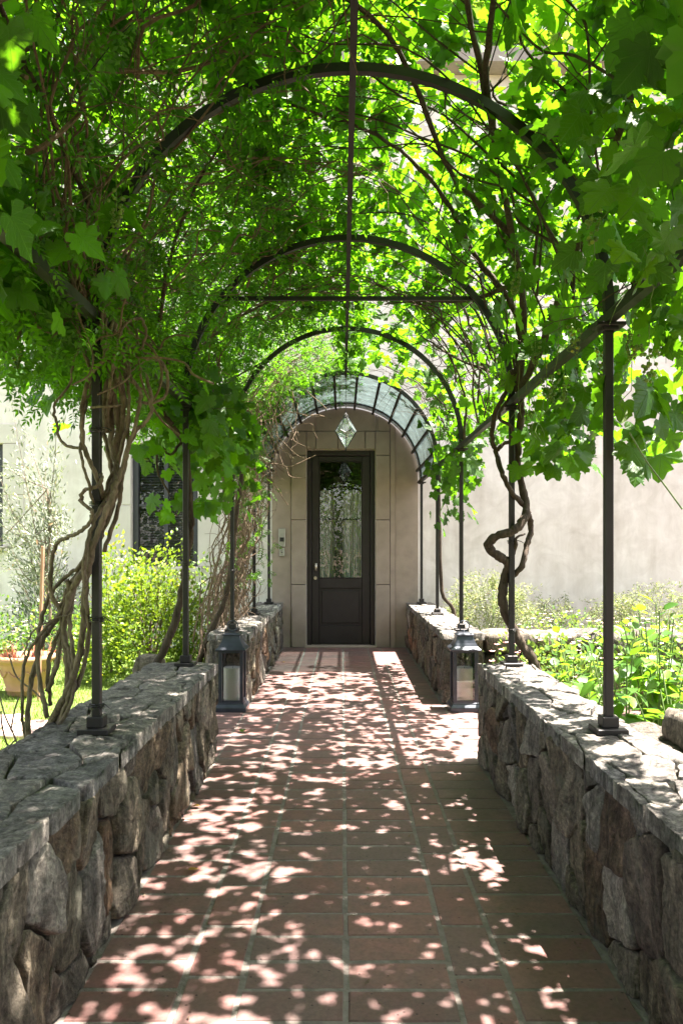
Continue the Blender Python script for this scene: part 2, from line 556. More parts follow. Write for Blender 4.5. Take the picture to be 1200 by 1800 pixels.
def leaf_ovate(seed, wd=0.3):
    r = random.Random(seed)
    fold, droop = r.uniform(0.1, 0.35), r.uniform(0.1, 0.5)
    ys = [0, 0.18, 0.4, 0.65, 0.85, 1.0]
    ws = [0.0, 0.75, 1.0, 0.75, 0.35, 0.0]
    V, T = [], []
    for y, q in zip(ys, ws):
        z = -droop * y * y * 0.5
        V += [(-q * wd, y, z + fold * q * wd + r.uniform(-.015, .015)), (0, y, z), (q * wd, y, z + fold * q * wd + r.uniform(-.015, .015))]
    for i in range(5):
        a = 3 * i
        T += [(a, a + 1, a + 4), (a, a + 4, a + 3), (a + 1, a + 2, a + 5), (a + 1, a + 5, a + 4)]
    return np.array(V), np.array(T)
def leaf_diamond(wd=0.22, fold=0.1):
    V = np.array([(0, 0, 0), (wd, 0.45, fold), (0, 1, -0.05), (-wd, 0.45, fold)])
    return V, np.array([(0, 1, 2), (0, 2, 3)])
def leaf_pinnate(seed, pairs=5):
    r = random.Random(seed)
    V, T = [], []
    def one(base, ang, ln):
        d = np.array([math.sin(ang), math.cos(ang), r.uniform(-.25, .1)])
        sd = np.array([math.cos(ang), -math.sin(ang), r.uniform(-.2, .2)])
        b = len(V)
        V.extend([base, base + d * ln * .4 + sd * ln * .19, base + d * ln + np.array([0, 0, -.03]), base + d * ln * .4 - sd * ln * .19])
        T.extend([(b, b + 1, b + 2), (b, b + 2, b + 3)])
    bend = r.uniform(0.1, 0.35)
    for k in range(pairs):
        y = 0.18 + 0.66 * k / (pairs - 1)
        base = np.array([0, y, -bend * y * y])
        ln = 0.30 - 0.02 * abs(k - 2)
        one(base, 1.05 + r.uniform(-.2, .2), ln)
        one(base, -1.05 + r.uniform(-.2, .2), ln)
    one(np.array([0, .86, -bend * .74]), r.uniform(-.2, .2), .3)
    b = len(V)
    V.extend([np.array([-.008, 0, 0]), np.array([.008, 0, 0]), np.array([0, .86, -bend * .74])])
    T.append((b, b + 1, b + 2))
    return np.array(V), np.array(T)

def frames(Tip, N):
    Tip = Tip / np.linalg.norm(Tip, axis=1, keepdims=True)
    N = N - Tip * (N * Tip).sum(1, keepdims=True)
    N = N / np.maximum(np.linalg.norm(N, axis=1, keepdims=True), 1e-6)
    X = np.cross(Tip, N)
    return np.stack([X, Tip, N], axis=2)      # columns
def scatter(variants, P, Rm, S, rng):
    Vs, Ts = [], []
    off = 0
    which = rng.integers(0, len(variants), len(P))
    for k, (bv, bt) in enumerate(variants):
        idx = np.where(which == k)[0]
        if not len(idx): continue
        V = np.einsum('nij,vj->nvi', Rm[idx], bv) * S[idx][:, None, None] + P[idx][:, None, :]
        T = bt[None] + (np.arange(len(idx)) * len(bv))[:, None, None] + off
        Vs.append(V.reshape(-1, 3)); Ts.append(T.reshape(-1, 3))
        off += len(idx) * len(bv)
    return np.concatenate(Vs), np.concatenate(Ts)

GRAPE = [leaf_grape(i) for i in range(9)]
PINN = [leaf_pinnate(i) for i in range(5)]
OVATE = [leaf_ovate(i) for i in range(4)]
OVATE_WIDE = [leaf_ovate(i + 10, 0.31) for i in range(4)]
OVATE_NARROW = [leaf_diamond(0.16), leaf_diamond(0.13, 0.05)]
DIAM = [leaf_diamond(0.28, 0.1), leaf_diamond(0.24, 0.06)]
def to_mesh(name, vt, mat):
    me = bpy.data.meshes.new(name)
    me.from_pydata([tuple(v) for v in vt[0]], [], [tuple(int(i) for i in t) for t in vt[1]])
    me.polygons.foreach_set('use_smooth', [True] * len(me.polygons))
    me.materials.append(mat)
    return me

def leaves(parent, fields, mat, variants, rng, n_parts=300, piece='leaf'):
    """fields: (P, Tip, N, S) arrays; the largest in view become single leaf parts, the rest one foliage part"""
    P = np.concatenate([f[0] for f in fields]); Tip = np.concatenate([f[1] for f in fields])
    N = np.concatenate([f[2] for f in fields]); S = np.concatenate([f[3] for f in fields])
    keep = (P ** 2 * np.array([1, 1, 0])).sum(1) + (P[:, 2] - EYE) ** 2 > 0.75 ** 2
    P, Tip, N, S = P[keep], Tip[keep], N[keep], S[keep]
    Rm = frames(Tip, N)
    C = P + Rm[:, :, 1] * S[:, None] * 0.4
    d = np.maximum(C[:, 1], 0.05)
    u = C[:, 0] / d * F_PX / 600; v = ((C[:, 2] - EYE) / d * F_PX - 65) / 900
    infr = (C[:, 1] > 0.5) & (np.abs(u) < 1.0) & (np.abs(v) < 1.0)
    score = np.where(infr, S / d, 0) * (0.4 + np.abs(Rm[:, 1, 2]))
    order = np.argsort(-score)
    n_parts = min(n_parts, int(infr.sum()))
    sel, rest = order[:n_parts], order[n_parts:]
    meshes = [to_mesh(piece, v, M['grape_leaf_single'] if mat is M['grape_leaf'] else mat) for v in variants]
    for i in sel:
        mw = Matrix([[Rm[i, r, c] * S[i] for c in range(3)] + [P[i, r]] for r in range(3)] + [[0, 0, 0, 1]])
        inst(piece, meshes[int(rng.integers(0, len(meshes)))], parent, mw)
    if len(rest):
        V, T = scatter(variants, P[rest], Rm[rest], S[rest], rng)
        fast_mesh('foliage', V, T, mat, parent, kind='stuff', smooth=True, origin=tuple(WL[parent.name]))

# ------------------------------------------------------------------ ground and path
def slab(name, x0, x1, y0, y1, z, mat, nx=1, ny=1, amp=0.0, seed=0):
    xs = np.linspace(x0, x1, nx + 1); ys = np.linspace(y0, y1, ny + 1)
    V = [(x, y, z + (amp * mn.noise(Vector((x * .6 + seed, y * .6, 0))) if amp else 0)) for y in ys for x in xs]
    F = [(j * (nx + 1) + i, j * (nx + 1) + i + 1, (j + 1) * (nx + 1) + i + 1, (j + 1) * (nx + 1) + i) for j in range(ny) for i in range(nx)]
    return MB().add(V, F).build(name, mat, None, origin=(0, 0, 0), kind='structure')
slab('ground', -900, 900, -900, 900, -0.06, M['soil'])
slab('lawn', -9.0, -1.10, -2, 10.1, -0.012, M['lawn'], 40, 50, 0.025, 3)
slab('garden_bed', 1.10, 9.0, -2, 10.1, -0.014, M['soil'], 40, 50, 0.03, 9)

path = thing('tile_path', None, None, (0, 0, 0), kind='structure')
MB().box(-0.86, 0.90, -4, 10.14, -0.05, 0.0).build('grout_bed', M['grout'], path)
MB().box(-1.72, -0.861, 4.60, 6.36, -0.05, -0.0005).build('grout_bed', M['grout'], path)
MB().box(0.901, 3.4, 4.60, 6.36, -0.05, -0.0005).build('grout_bed', M['grout'], path)
def tile_mesh(wx, wy, seed):
    r = random.Random(seed)
    b, t = 0.006, 0.0
    hx, hy = wx / 2, wy / 2
    def ring(inset, z, jit):
        return [(sx * (hx - inset) + r.uniform(-jit, jit), sy * (hy - inset) + r.uniform(-jit, jit), z) for sx, sy in ((-1, -1), (0, -1), (1, -1), (1, 0), (1, 1), (0, 1), (-1, 1), (-1, 0))]
    v = ring(0, -0.03, 0) + ring(0, -0.004, .0015) + ring(b, 0.003, .0015) + [(0, 0, 0.0035)]
    f = []
    for k in range(2):
        for i in range(8):
            j = (i + 1) % 8
            f.append((k * 8 + i, k * 8 + j, k * 8 + 8 + j, k * 8 + 8 + i))
    for i in range(8):
        f.append((16 + i, 16 + (i + 1) % 8, 24))
    me = bpy.data.meshes.new('tile')
    me.from_pydata(v, [], f)
    me.materials.append(M['tile'])
    return me
PITCH = 0.1560
G = 0.011
rt = random.Random(5)
tm = {}
far_tiles = MB()
ntile = [0]
def put_tile(xa, xb, ya, yb, single=True):
    wx, wy = round(xb - xa - G, 4), round(yb - ya - G, 4)
    cx, cy = (xa + xb) / 2 + rt.uniform(-.002, .002), (ya + yb) / 2 + rt.uniform(-.0025, .0025)
    dz, rz = rt.uniform(-.0025, .0015), R(rt.uniform(-.5, .5))
    if single and ntile[0] < 298:
        ks = (wx, wy, rt.randrange(3))
        if ks not in tm: tm[ks] = tile_mesh(*ks)
        mw = Matrix.Translation((cx, cy, dz)) @ Matrix.Rotation(rz, 4, 'Z') @ Matrix.Rotation(R(rt.choice([0, 180])), 4, 'Z')
        inst('tile', tm[ks], path, mw)
        ntile[0] += 1
    else:
        far_tiles.box(cx - wx / 2, cx + wx / 2, cy - wy / 2, cy + wy / 2, -0.03, dz + .003)
COLX = [-0.775, -0.475, -0.300, 0.012, 0.335, 0.498, 0.835]
y = 1.62
row = 0
while y < 10.02:
    for c in (0, 2, 3, 5):
        put_tile(COLX[c], COLX[c + 1], y, y + PITCH)
    if row % 2 == 0:
        for c in (1, 4):
            put_tile(COLX[c], COLX[c + 1], y + .07, y + .07 + 2 * PITCH)
    y += PITCH; row += 1
yend = y
y = 1.62 - PITCH
while y > -3.9:
    for c in range(6):
        put_tile(COLX[c], COLX[c + 1], y, y + PITCH, False)
    y -= PITCH
for side in (-1, 1):
    y = 4.72
    while y < 6.25:
        for k in range(8 if side > 0 else 3):
            a = (0.775 if side < 0 else 0.835) + k * 0.31
            xa, xb = (a, a + .31) if side > 0 else (-a - .31, -a)
            put_tile(xa, xb, y, y + PITCH, False)
        y += PITCH
far_tiles.build('crossing_tile_field', M['tile'], path, kind='stuff')

# ------------------------------------------------------------------ house
HY = 10.13
HYB = 18.0
house = thing('house', 'plastered beige house with a dark glazed front door under the glass canopy', 'house', (0, HY, 0))
DOOR = (-0.470, 0.438, 0.0, 2.615)
def pm(x): return (x - 601) * HY / F_PX
def pz(y_): return EYE - (y_ - 965) * HY / F_PX
WIN = (pm(231), pm(348), pz(996), 2.70)
WIN2 = (-5.45, pm(6), pz(960), 2.70)
WIN3 = (-5.6, pm(4), 4.15, 5.5)
WINR = (4.9, 6.0, 1.1, 2.70)
holes = [DOOR, WIN, WIN2, WIN3, WINR]
def holed_wall(holes, x0, x1, z0, z1, y, depth):
    xs = sorted({x0, x1, *[h[0] for h in holes], *[h[1] for h in holes]})
    zs = sorted({z0, z1, *[h[2] for h in holes], *[h[3] for h in holes]})
    mb = MB()
    for i in range(len(xs) - 1):
        for k in range(len(zs) - 1):
            cx, cz = (xs[i] + xs[i + 1]) / 2, (zs[k] + zs[k + 1]) / 2
            if any(h[0] < cx < h[1] and h[2] < cz < h[3] for h in holes): continue
            for yy, fl in ((y, False), (y + depth, True)):
                q = [(xs[i], yy, zs[k]), (xs[i + 1], yy, zs[k]), (xs[i + 1], yy, zs[k + 1]), (xs[i], yy, zs[k + 1])]
                mb.add(q, [(3, 2, 1, 0) if fl else (0, 1, 2, 3)])
    for a, b, c, d in holes:
        ya, yb = y, y + depth
        mb.add([(a, ya, c), (a, yb, c), (a, yb, d), (a, ya, d)], [(0, 1, 2, 3)])
        mb.add([(b, ya, c), (b, yb, c), (b, yb, d), (b, ya, d)], [(3, 2, 1, 0)])
        mb.add([(a, ya, d), (b, ya, d), (b, yb, d), (a, yb, d)], [(0, 3, 2, 1)])
        mb.add([(a, ya, c), (b, ya, c), (b, yb, c), (a, yb, c)], [(0, 1, 2, 3)])
    return mb
wm = holed_wall(holes, -10, 10, -0.3, 7.6, HY, 0.34)
wm.build('wall', M['plaster'], house)
MB().box(-10, -9.7, HY + .345, HYB, -.3, 7.6).box(9.7, 10, HY + .345, HYB, -.3, 7.6).box(-9.7, 9.7, HYB - .3, HYB, -.3, 7.6).build('wall', M['plaster'], house)
MB().box(-10.25, 10.25, HY - .28, HYB + .25, 7.605, 7.8).build('roof', M['roof'], house)
MB().box(-9.69, 9.69, HY + .346, HYB - .31, -.02, -.005).build('floor', M['dark'], house)
MB().box(-9.69, 9.69, HY + 3.2, HY + 3.3, 0, 7.58).build('interior_wall', M['dark'], house)

# portal of cast stone blocks round the door, its head follows the glass canopy
AX, AZ, AR = 0.040, 2.180, 0.975
PY0, PY1 = HY - 0.075, HY - 0.003
def crx(c): return (c - 548) * 0.003464 - 0.002
def crz(c): return (884 - c) * 0.003464 + EYE
g = 0.004
def block(xa, xb, za, zb, y0=PY0):
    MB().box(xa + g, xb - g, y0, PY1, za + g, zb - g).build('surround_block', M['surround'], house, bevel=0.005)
xl0, xl1, xr0, xr1 = crx(355), DOOR[0], DOOR[1], crx(731)
zj = [0.0, crz(1020), crz(773), crz(527), crz(435)]
for i in range(3):
    block(xl0, xl1, zj[i], zj[i + 1]); block(xr0, xr1, zj[i], zj[i + 1])
block(xl0, xl1, zj[3], zj[4]); block(xr0, xr1, zj[3], zj[4])
hx = [xl1, crx(448), crx(532), crx(636), xr0]
for a, b in zip(hx[:-1], hx[1:]):
    block(a, b, DOOR[3], zj[4])
# outer slab: from block columns to canopy edge, arch headed, slightly recessed
def arch_piece(xa, xb, z0, y0):
    n = 10
    RR = AR + 0.008
    top = []
    for k in range(n + 1):
        x = xa + (xb - xa) * k / n
        top.append((x, AZ + math.sqrt(max(RR ** 2 - (x - AX) ** 2, 0.0004))))
    v = []
    for yy in (y0, PY1):
        v += [(x, yy, z0) for x, _ in top] + [(x, yy, z) for x, z in top]
    m = n + 1
    f = []
    for k in range(n):
        f.append((k, k + 1, m + k + 1, m + k))
        f.append((2 * m + k + 1, 2 * m + k, 3 * m + k, 3 * m + k + 1))
        f.append((m + k, m + k + 1, 3 * m + k + 1, 3 * m + k))
        f.append((k + 1, k, 2 * m + k, 2 * m + k + 1))
    f.append((0, m, 3 * m, 2 * m)); f.append((n, 2 * m + n, 3 * m + n, m + n))
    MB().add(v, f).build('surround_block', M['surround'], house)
YO = PY0 + 0.022
tx = [xl0, crx(448), crx(676), crx(684), xr1]
for a, b in zip(tx[:-1], tx[1:]):
    arch_piece(a + g, b - g, zj[4] + g, PY0 + .004)
arch_piece(AX - AR + .012, xl0 - g, 0.0, YO)
arch_piece(xr1 + g, crx(751), 0.0, YO - .016)
arch_piece(crx(751) + g, AX + AR - .012, 0.0, YO)

# door
DY = HY + 0.055
fr = MB()
a, b, c, d = DOOR
fr.box(a + .002, a + .062, DY - .03, DY + .12, .0, d - .002).box(b - .062, b - .002, DY - .03, DY + .12, .0, d - .002).box(a + .063, b - .063, DY - .03, DY + .12, d - .072, d - .002)
fr.build('door_frame', M['door'], house, bevel=.006)
MB().box(a - .02, b + .02, PY0 - .05, DY + .12, -.01, .022).build('threshold', M['surround'], house, bevel=.006)
la, lb, lc, ld = a + .066, b - .066, .030, d - .076
gx0, gx1, gz0, gz1 = crx(460), crx(626), crz(997), crz(545)
dm = MB()
dm.box(la, gx0, DY, DY + .05, lc, ld).box(gx1, lb, DY, DY + .05, lc, ld).box(gx0 + .0005, gx1 - .0005, DY, DY + .05, gz1, ld).box(gx0 + .0005, gx1 - .0005, DY, DY + .05, crz(1035), gz0)
dm.box(gx0 + .0005, gx1 - .0005, DY, DY + .05, lc, crz(1180))
dm.box(gx0 + .0005, gx1 - .0005, DY + .018, DY + .05, crz(1180) + .0005, crz(1035) - .0005)
door = dm.build('door', M['door'], house, bevel=.004)
pnl = MB().box(gx0 + .035, gx1 - .035, DY + .004, DY + .0175, crz(1180) + .035, crz(1035) - .035)
sub_build(pnl, 'door_panel', M['door'], door, house, bevel=.008)
sub_build(MB().box(gx0 - .004, gx1 + .004, DY + .02, DY + .026, gz0 - .004, gz1 + .004), 'glass_pane', M['pane'], door, house)
bd = MB()
for q in ((gx0, gx0 + .012, gz0, gz1), (gx1 - .012, gx1, gz0, gz1), (gx0 + .0125, gx1 - .0125, gz0, gz0 + .012), (gx0 + .0125, gx1 - .0125, gz1 - .012, gz1)):
    bd.box(q[0], q[1], DY - .004, DY + .0195, q[2], q[3])
sub_build(bd, 'glazing_bead', M['door'], door, house, bevel=.003)
hd = MB()
hxm, hz = crx(447), crz(953)
hd.tube(crom([(hxm, DY - .045, hz - .045), (hxm + .008, DY - .05, hz), (hxm, DY - .045, hz + .045)]), .009, 8)
hd.tube([(hxm, DY - .04, hz), (hxm, DY + .001, hz)], .008, 8)
hd.box(hxm - .02, hxm + .02, DY - .006, DY - .0005, hz - .05, hz + .05)
sub_build(hd, 'handle', M['brass'], door, house, smooth=True)
lk = MB()
for k, rr_ in ((0, .022), (1, .012)):
    ring = [(hxm + rr_ * math.cos(t) - .004, DY - .006 - k * .006, crz(996) + rr_ * math.sin(t)) for t in np.linspace(0, 2 * math.pi, 17)[:-1]]
    back = [(p[0], DY - .0005 - k * .006, p[2]) for p in ring]
    lk.add(ring + back, [tuple(range(15, -1, -1))] + [(i, (i + 1) % 16, 16 + (i + 1) % 16, 16 + i) for i in range(16)])
sub_build(lk, 'lock', M['brass'], door, house)

def window(win, label=None, sill=True):
    a, b, c, d = win
    y0 = HY + .07
    f = MB()
    t = .075
    f.box(a + .002, a + t, y0, y0 + .09, c + .002, d - .002).box(b - t, b - .002, y0, y0 + .09, c + .002, d - .002)
    f.box(a + t + .0005, b - t - .0005, y0, y0 + .09, d - t, d - .002).box(a + t + .0005, b - t - .0005, y0, y0 + .09, c + .002, c + t)
    m = (a + b) / 2
    zt = c + (d - c) * .5
    fr_ = f.build('window', M['window_paint'], house, bevel=.006)
    f2 = MB().box(m - .028, m + .028, y0 + .02, y0 + .085, c + t + .0005, d - t - .0005)
    f2.box(a + t + .001, m - .0285, y0 + .022, y0 + .08, zt - .015, zt + .015).box(m + .0285, b - t - .001, y0 + .022, y0 + .08, zt - .015, zt + .015)
    sub_build(f2, 'window_bar', M['window_paint'], fr_, house, bevel=.003)
    for xa, xb in ((a + t, m - .028), (m + .028, b - t)):
        for za, zb in ((c + t, zt - .015), (zt + .015, d - t)):
            sub_build(MB().box(xa + .001, xb - .001, y0 + .045, y0 + .05, za + .001, zb - .001), 'pane', M['pane'], fr_, house)
    sl_ = MB()
    z = c + t + .02
    while z < d - t - .02:
        sl_.add([(a + t, y0 + .13, z), (b - t, y0 + .13, z), (b - t, y0 + .165, z + .028), (a + t, y0 + .165, z + .028)], [(0, 1, 2, 3)])
        z += .036
    sub_build(sl_, 'blind', M['blind'], fr_, house)
    if sill:
        MB().box(a - .06, b + .06, HY - .07, HY + .069, c - .07, c - .002).build('window_sill', M['surround_pale'], house, bevel=.006)
    # block surround, 3 mm joints
    wd = .28
    h3 = (d - c) / 2
    for k in range(2):
        for xa, xb in ((a - wd, a - .002), (b + .002, b + wd)):
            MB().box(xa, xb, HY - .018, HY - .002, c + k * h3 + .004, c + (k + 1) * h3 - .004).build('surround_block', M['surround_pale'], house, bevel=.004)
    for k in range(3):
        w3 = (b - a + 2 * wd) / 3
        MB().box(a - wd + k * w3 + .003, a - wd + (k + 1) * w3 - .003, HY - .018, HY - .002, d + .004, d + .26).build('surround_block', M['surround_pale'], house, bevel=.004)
window(WIN); window(WIN2); window(WIN3); window(WINR)

# sheer curtains inside the door, with the bars of an inner glazed door
def curtain(xa, xb, label):
    n = 40
    v, f = [], []
    cx, hw = (xa + xb) / 2, (xb - xa) / 2
    for i in range(n + 1):
        x = xa + (xb - xa) * i / n
        yy = HY + .33 + .022 * math.sin(i * 1.35) + .010 * math.sin(i * .43)
        top = 2.04 + .07 * math.sqrt(max(0, 1 - ((x - cx) / hw) ** 2))  # top shaped like the path arch reflected in the glass
        v += [(x, yy, .9), (x, yy + .006 * math.sin(i), 1.5), (x, yy, top)]
    for i in range(n):
        for k in range(2):
            f.append((3 * i + k, 3 * i + 3 + k, 3 * i + 4 + k, 3 * i + 1 + k))
    o = MB().add(v, f).build('curtain', M['curtain'], None, smooth=True)
    setp(o, label, 'curtain', 'sheer curtains behind the door glass')
curtain(-.335, -.112, 'sheer white curtain behind the door glass on the handle side')
curtain(.012, .295, 'sheer white curtain behind the door glass on the hinge side')
idr = thing('inner_door', 'dark inner glazed door dimly seen through the front door glass', 'door', (0, HY + .27, 0))
MB().box(-.112, .012, HY + .265, HY + .285, 0, 2.3).build('stile', M['dark'], idr)
MB().box(-.45, -.113, HY + .268, HY + .282, 1.695, 1.715).box(.0125, .42, HY + .268, HY + .282, 1.695, 1.715).build('glazing_bar', M['dark'], idr)

# intercom
ic = thing('intercom', 'small steel intercom panel with dark slot on the stone beside the door', 'intercom', (crx(320), YO, crz(870)))
ix = crx(320)
MB().box(ix - .045, ix + .045, YO - .022, YO - .001, crz(876), crz(806)).build('housing', M['intercom'], ic, bevel=.004)
MB().box(ix - .028, ix + .028, YO - .026, YO - .0225, crz(856), crz(840)).build('speaker_slot', M['black'], ic)
MB().box(ix - .036, ix + .036, YO - .022, YO - .001, crz(912), crz(880)).build('button_plate', M['intercom'], ic, bevel=.004)
MB().lathe((ix, YO - .024, crz(897)), [(.004, -.006), (.012, 0), (.004, .006)], 10).build('button', M['black'], ic)

# ------------------------------------------------------------------ stone walls
def voronoi(L, H, su, sv, seed, small=0.3):
    r = random.Random(seed)
    pts = []
    nu, nv = max(1, round(L / su)), max(1, round(H / sv))
    for i in range(nu):
        sh = r.uniform(-.5, .5)
        for j in range(-1, nv + 1):
            pts.append(((i + .5 + r.uniform(-.36, .36)) * L / nu, (j + .5 + sh + r.uniform(-.3, .3)) * H / nv, r.uniform(.0, .25)))
    for _ in range(int(len(pts) * small)):
        pts.append((r.uniform(0, L), r.uniform(0, H), -r.uniform(.1, .3)))
    asp = su / sv
    cells = []
    for i, (ui, vi, wi) in enumerate(pts):
        poly = [(0, 0), (L, 0), (L, H), (0, H)]
        sc = su * su
        for j, (uj, vj, wj) in enumerate(pts):
            if i == j or abs(uj - ui) > 4 * su: continue
            a, b = 2 * (uj - ui), 2 * (vj - vi) * asp * asp
            c = uj * uj - ui * ui + (vj * vj - vi * vi) * asp * asp + (wi - wj) * sc
            out_ = []
            for k in range(len(poly)):
                p, q = poly[k], poly[(k + 1) % len(poly)]
                dp, dq = a * p[0] + b * p[1] - c, a * q[0] + b * q[1] - c
                if dp <= 0: out_.append(p)
                if (dp < 0 < dq) or (dq < 0 < dp):
                    t = dp / (dp - dq)
                    out_.append((p[0] + (q[0] - p[0]) * t, p[1] + (q[1] - p[1]) * t))
            poly = out_
            if len(poly) < 3: break
        if len(poly) >= 3:
            A = abs(sum(poly[k][0] * poly[(k + 1) % len(poly)][1] - poly[(k + 1) % len(poly)][0] * poly[k][1] for k in range(len(poly)))) / 2
            if A > .0016: cells.append((poly, A))
    return cells
def resample(poly, n):
    L = [math.dist(poly[k], poly[(k + 1) % len(poly)]) for k in range(len(poly))]
    tot = sum(L)
    res = []
    k, acc = 0, 0
    for i in range(n):
        s = tot * i / n
        while acc + L[k] < s - 1e-9:
            acc += L[k]; k += 1
        t = (s - acc) / max(L[k], 1e-9)
        p, q = poly[k], poly[(k + 1) % len(poly)]
        res.append((p[0] + (q[0] - p[0]) * t, p[1] + (q[1] - p[1]) * t))
    return res
def smooth_poly(p, it=1):
    for _ in range(it):
        p = [tuple(.25 * p[i - 1][c] + .5 * p[i][c] + .25 * p[(i + 1) % len(p)][c] for c in (0, 1)) for i in range(len(p))]
    return p
RINGS_HI = [(1.0, 0.0), (.988, .55), (.96, .86), (.89, .97), (.76, 1.0), (.6, 1.0), (.45, 1.0), (.3, 1.0), (.15, 1.0)]
RINGS_LO = [(1.0, 0.0), (.88, .7), (.5, 1.0)]
def stone_face(root, org, U, Vv, Nn, L, H, su, sv, seed, hi=True, back=.07, bulge=(.008, .026), gap=.0045, tilt=.13, amp=.025, name='stone', edge=None, flat=False):
    U, Vv, Nn, org = Vector(U), Vector(Vv), Vector(Nn), Vector(org)
    r = random.Random(seed)
    for poly, A in voronoi(L, H, su, sv, seed):
        n = 40 if hi else 14
        rs = smooth_poly(resample(poly, n), 1)
        cu, cv = sum(p[0] for p in rs) / n, sum(p[1] for p in rs) / n
        size = math.sqrt(A)
        b = r.uniform(*bulge) * min(1.0, size / .2)
        tu, tv = r.uniform(-tilt, tilt), r.uniform(-tilt, tilt)
        ph = Vector((r.uniform(0, 50), r.uniform(0, 50), r.uniform(0, 50)))
        out_ = []
        for (pu, pv) in rs:
            du, dv = pu - cu, pv - cv
            ln = math.hypot(du, dv) or 1e-6
            k = max(.3, 1 - gap / ln) * (1 + .07 * mn.noise(Vector((pu * 9, pv * 9, seed))) + .05 * mn.noise(Vector((pu * 34, pv * 34, seed + 5.5))))
            out_.append((cu + du * k, cv + dv * k))
        verts = []
        def W(u_, v_, d_): return org + U * u_ + Vv * v_ + Nn * d_
        for (u_, v_) in out_: verts.append(W(u_, v_, -back))
        rings = RINGS_HI if hi else RINGS_LO
        def disp(u_, v_, wgt):
            q = Vector((u_ * 7, v_ * 3.2, 0)) + ph
            q2 = Vector((u_ * 22, v_ * 9, 3)) + ph
            if flat: q = Vector((u_ * 4, v_ * 9, 0)) + ph; q2 = Vector((u_ * 14, v_ * 26, 3)) + ph
            a0 = mn.noise(q)
            st_ = math.floor(a0 * 4.0 + mn.noise(q2) * .5) / 4.0
            return wgt * (amp * (.45 * a0 + .75 * st_) + amp * .6 * (0.4 - abs(mn.noise(q2))) + amp * .3 * mn.noise(q2 * 2.3))
        for s, hgt in rings:
            for (u_, v_) in out_:
                uu, vv = cu + (u_ - cu) * s, cv + (v_ - cv) * s
                d_ = -.010 + b * hgt + (uu - cu) * tu + (vv - cv) * tv + disp(uu, vv, min(1, .35 + hgt))
                verts.append(W(uu, vv, d_))
        verts.append(W(cu, cv, -.010 + b + disp(cu, cv, 1)))
        f = []
        nr = len(rings)
        for k in range(nr):
            for i in range(n):
                j = (i + 1) % n
                f.append((k * n + i, k * n + j, (k + 1) * n + j, (k + 1) * n + i))
        for i in range(n):
            f.append((nr * n + i, nr * n + (i + 1) % n, (nr + 1) * n))
        if U.cross(Vv).dot(Nn) < 0: f = [tuple(reversed(q)) for q in f]
        MB().add(verts, f).build(name, M['slate' if flat else 'stone'], root, smooth=True)
def stone_wall(label, x0, x1, y0, y1, h, seed, inner, near=True, caps=True, capsize=(.30, .2)):
    root = thing('stone_wall', label, 'stone wall', ((x0 + x1) / 2, (y0 + y1) / 2, 0))
    ins = .034
    MB().box(x0 + ins, x1 - ins, y0 + ins, y1 - ins, -.04, h - .035).build('mortar_core', M['mortar'], root)
    L, H = y1 - y0, h - .05
    su, sv = (.20, .26) if near else (.19, .27)
    xin, xout, sn = (x1, x0, 1) if inner > 0 else (x0, x1, -1)
    stone_face(root, (xin, y0, 0), (0, 1, 0), (0, 0, 1), (sn, 0, 0), L, H, su, sv, seed, near)
    stone_face(root, (xout, y0, 0), (0, 1, 0), (0, 0, 1), (-sn, 0, 0), L, H, .32, .28, seed + 1, False)
    stone_face(root, (x0, y0, 0), (1, 0, 0), (0, 0, 1), (0, -1, 0), x1 - x0, H, .2, .3, seed + 2, True, tilt=.03)
    stone_face(root, (x0, y1, 0), (1, 0, 0), (0, 0, 1), (0, 1, 0), x1 - x0, H, .2, .3, seed + 3, False, tilt=.03)
    e = .018
    stone_face(root, (x0 - e, y0 - e, h), (0, 1, 0), (1, 0, 0), (0, 0, 1), y1 - y0 + 2 * e, x1 - x0 + 2 * e, capsize[0], capsize[1], seed + 4, True,
               back=.062, bulge=(.003, .009), gap=.005, tilt=.03, amp=.013, name='capstone', flat=True)
    return root
stone_wall('low rough stone wall along the lawn with tangled stems at its back', -1.165, -.775, -.60, 4.67, .605, 11, 1)
stone_wall('low rough stone wall in front of the broad leafed plants, top in sun', .842, 1.140, -.60, 4.66, .605, 31, -1)
stone_wall('short stone wall below the dry twig tangle beside the door', -1.105, -.785, 6.33, 10.04, .60, 51, 1, True)
stone_wall('short sunlit stone wall beside the door below the hanging vine', .855, 1.18, 6.38, 10.04, .60, 71, -1, True)
def rough_block(root, x0, x1, y0, y1, z0, z1, seed, name='stone', n=7):
    bm = bmesh.new()
    bmesh.ops.create_cube(bm, size=1)
    bmesh.ops.subdivide_edges(bm, edges=bm.edges, cuts=n, use_grid_fill=True)
    c = Vector(((x0 + x1) / 2, (y0 + y1) / 2, (z0 + z1) / 2))
    for v in bm.verts:
        p = v.co * 2
        l = (abs(p.x) ** 6 + abs(p.y) ** 6 + abs(p.z) ** 6) ** (1 / 6)
        p = p / l
        q = Vector((p.x * (x1 - x0) / 2, p.y * (y1 - y0) / 2, p.z * (z1 - z0) / 2))
        s = Vector((seed * 7.3, seed * 3.1, 0))
        q += p.normalized() * (.03 * mn.noise(q * 6 + s) + .015 * mn.noise(q * 17 + s))
        v.co = q
    me = bpy.data.meshes.new(name)
    bm.to_mesh(me); bm.free()
    me.materials.append(M['stone'])
    me.polygons.foreach_set('use_smooth', [True] * len(me.polygons))
    return inst(name, me, root, Matrix.Translation(c))
gw = thing('stone_wall', 'stepped rough stone wall end butting the sunlit wall at the frame edge', 'stone wall', (1.9, 2.9, 0))
rough_block(gw, 1.27, 1.62, 2.66, 3.04, .0, .56, 1)
rough_block(gw, 1.25, 1.60, 2.70, 3.02, .55, .69, 2)
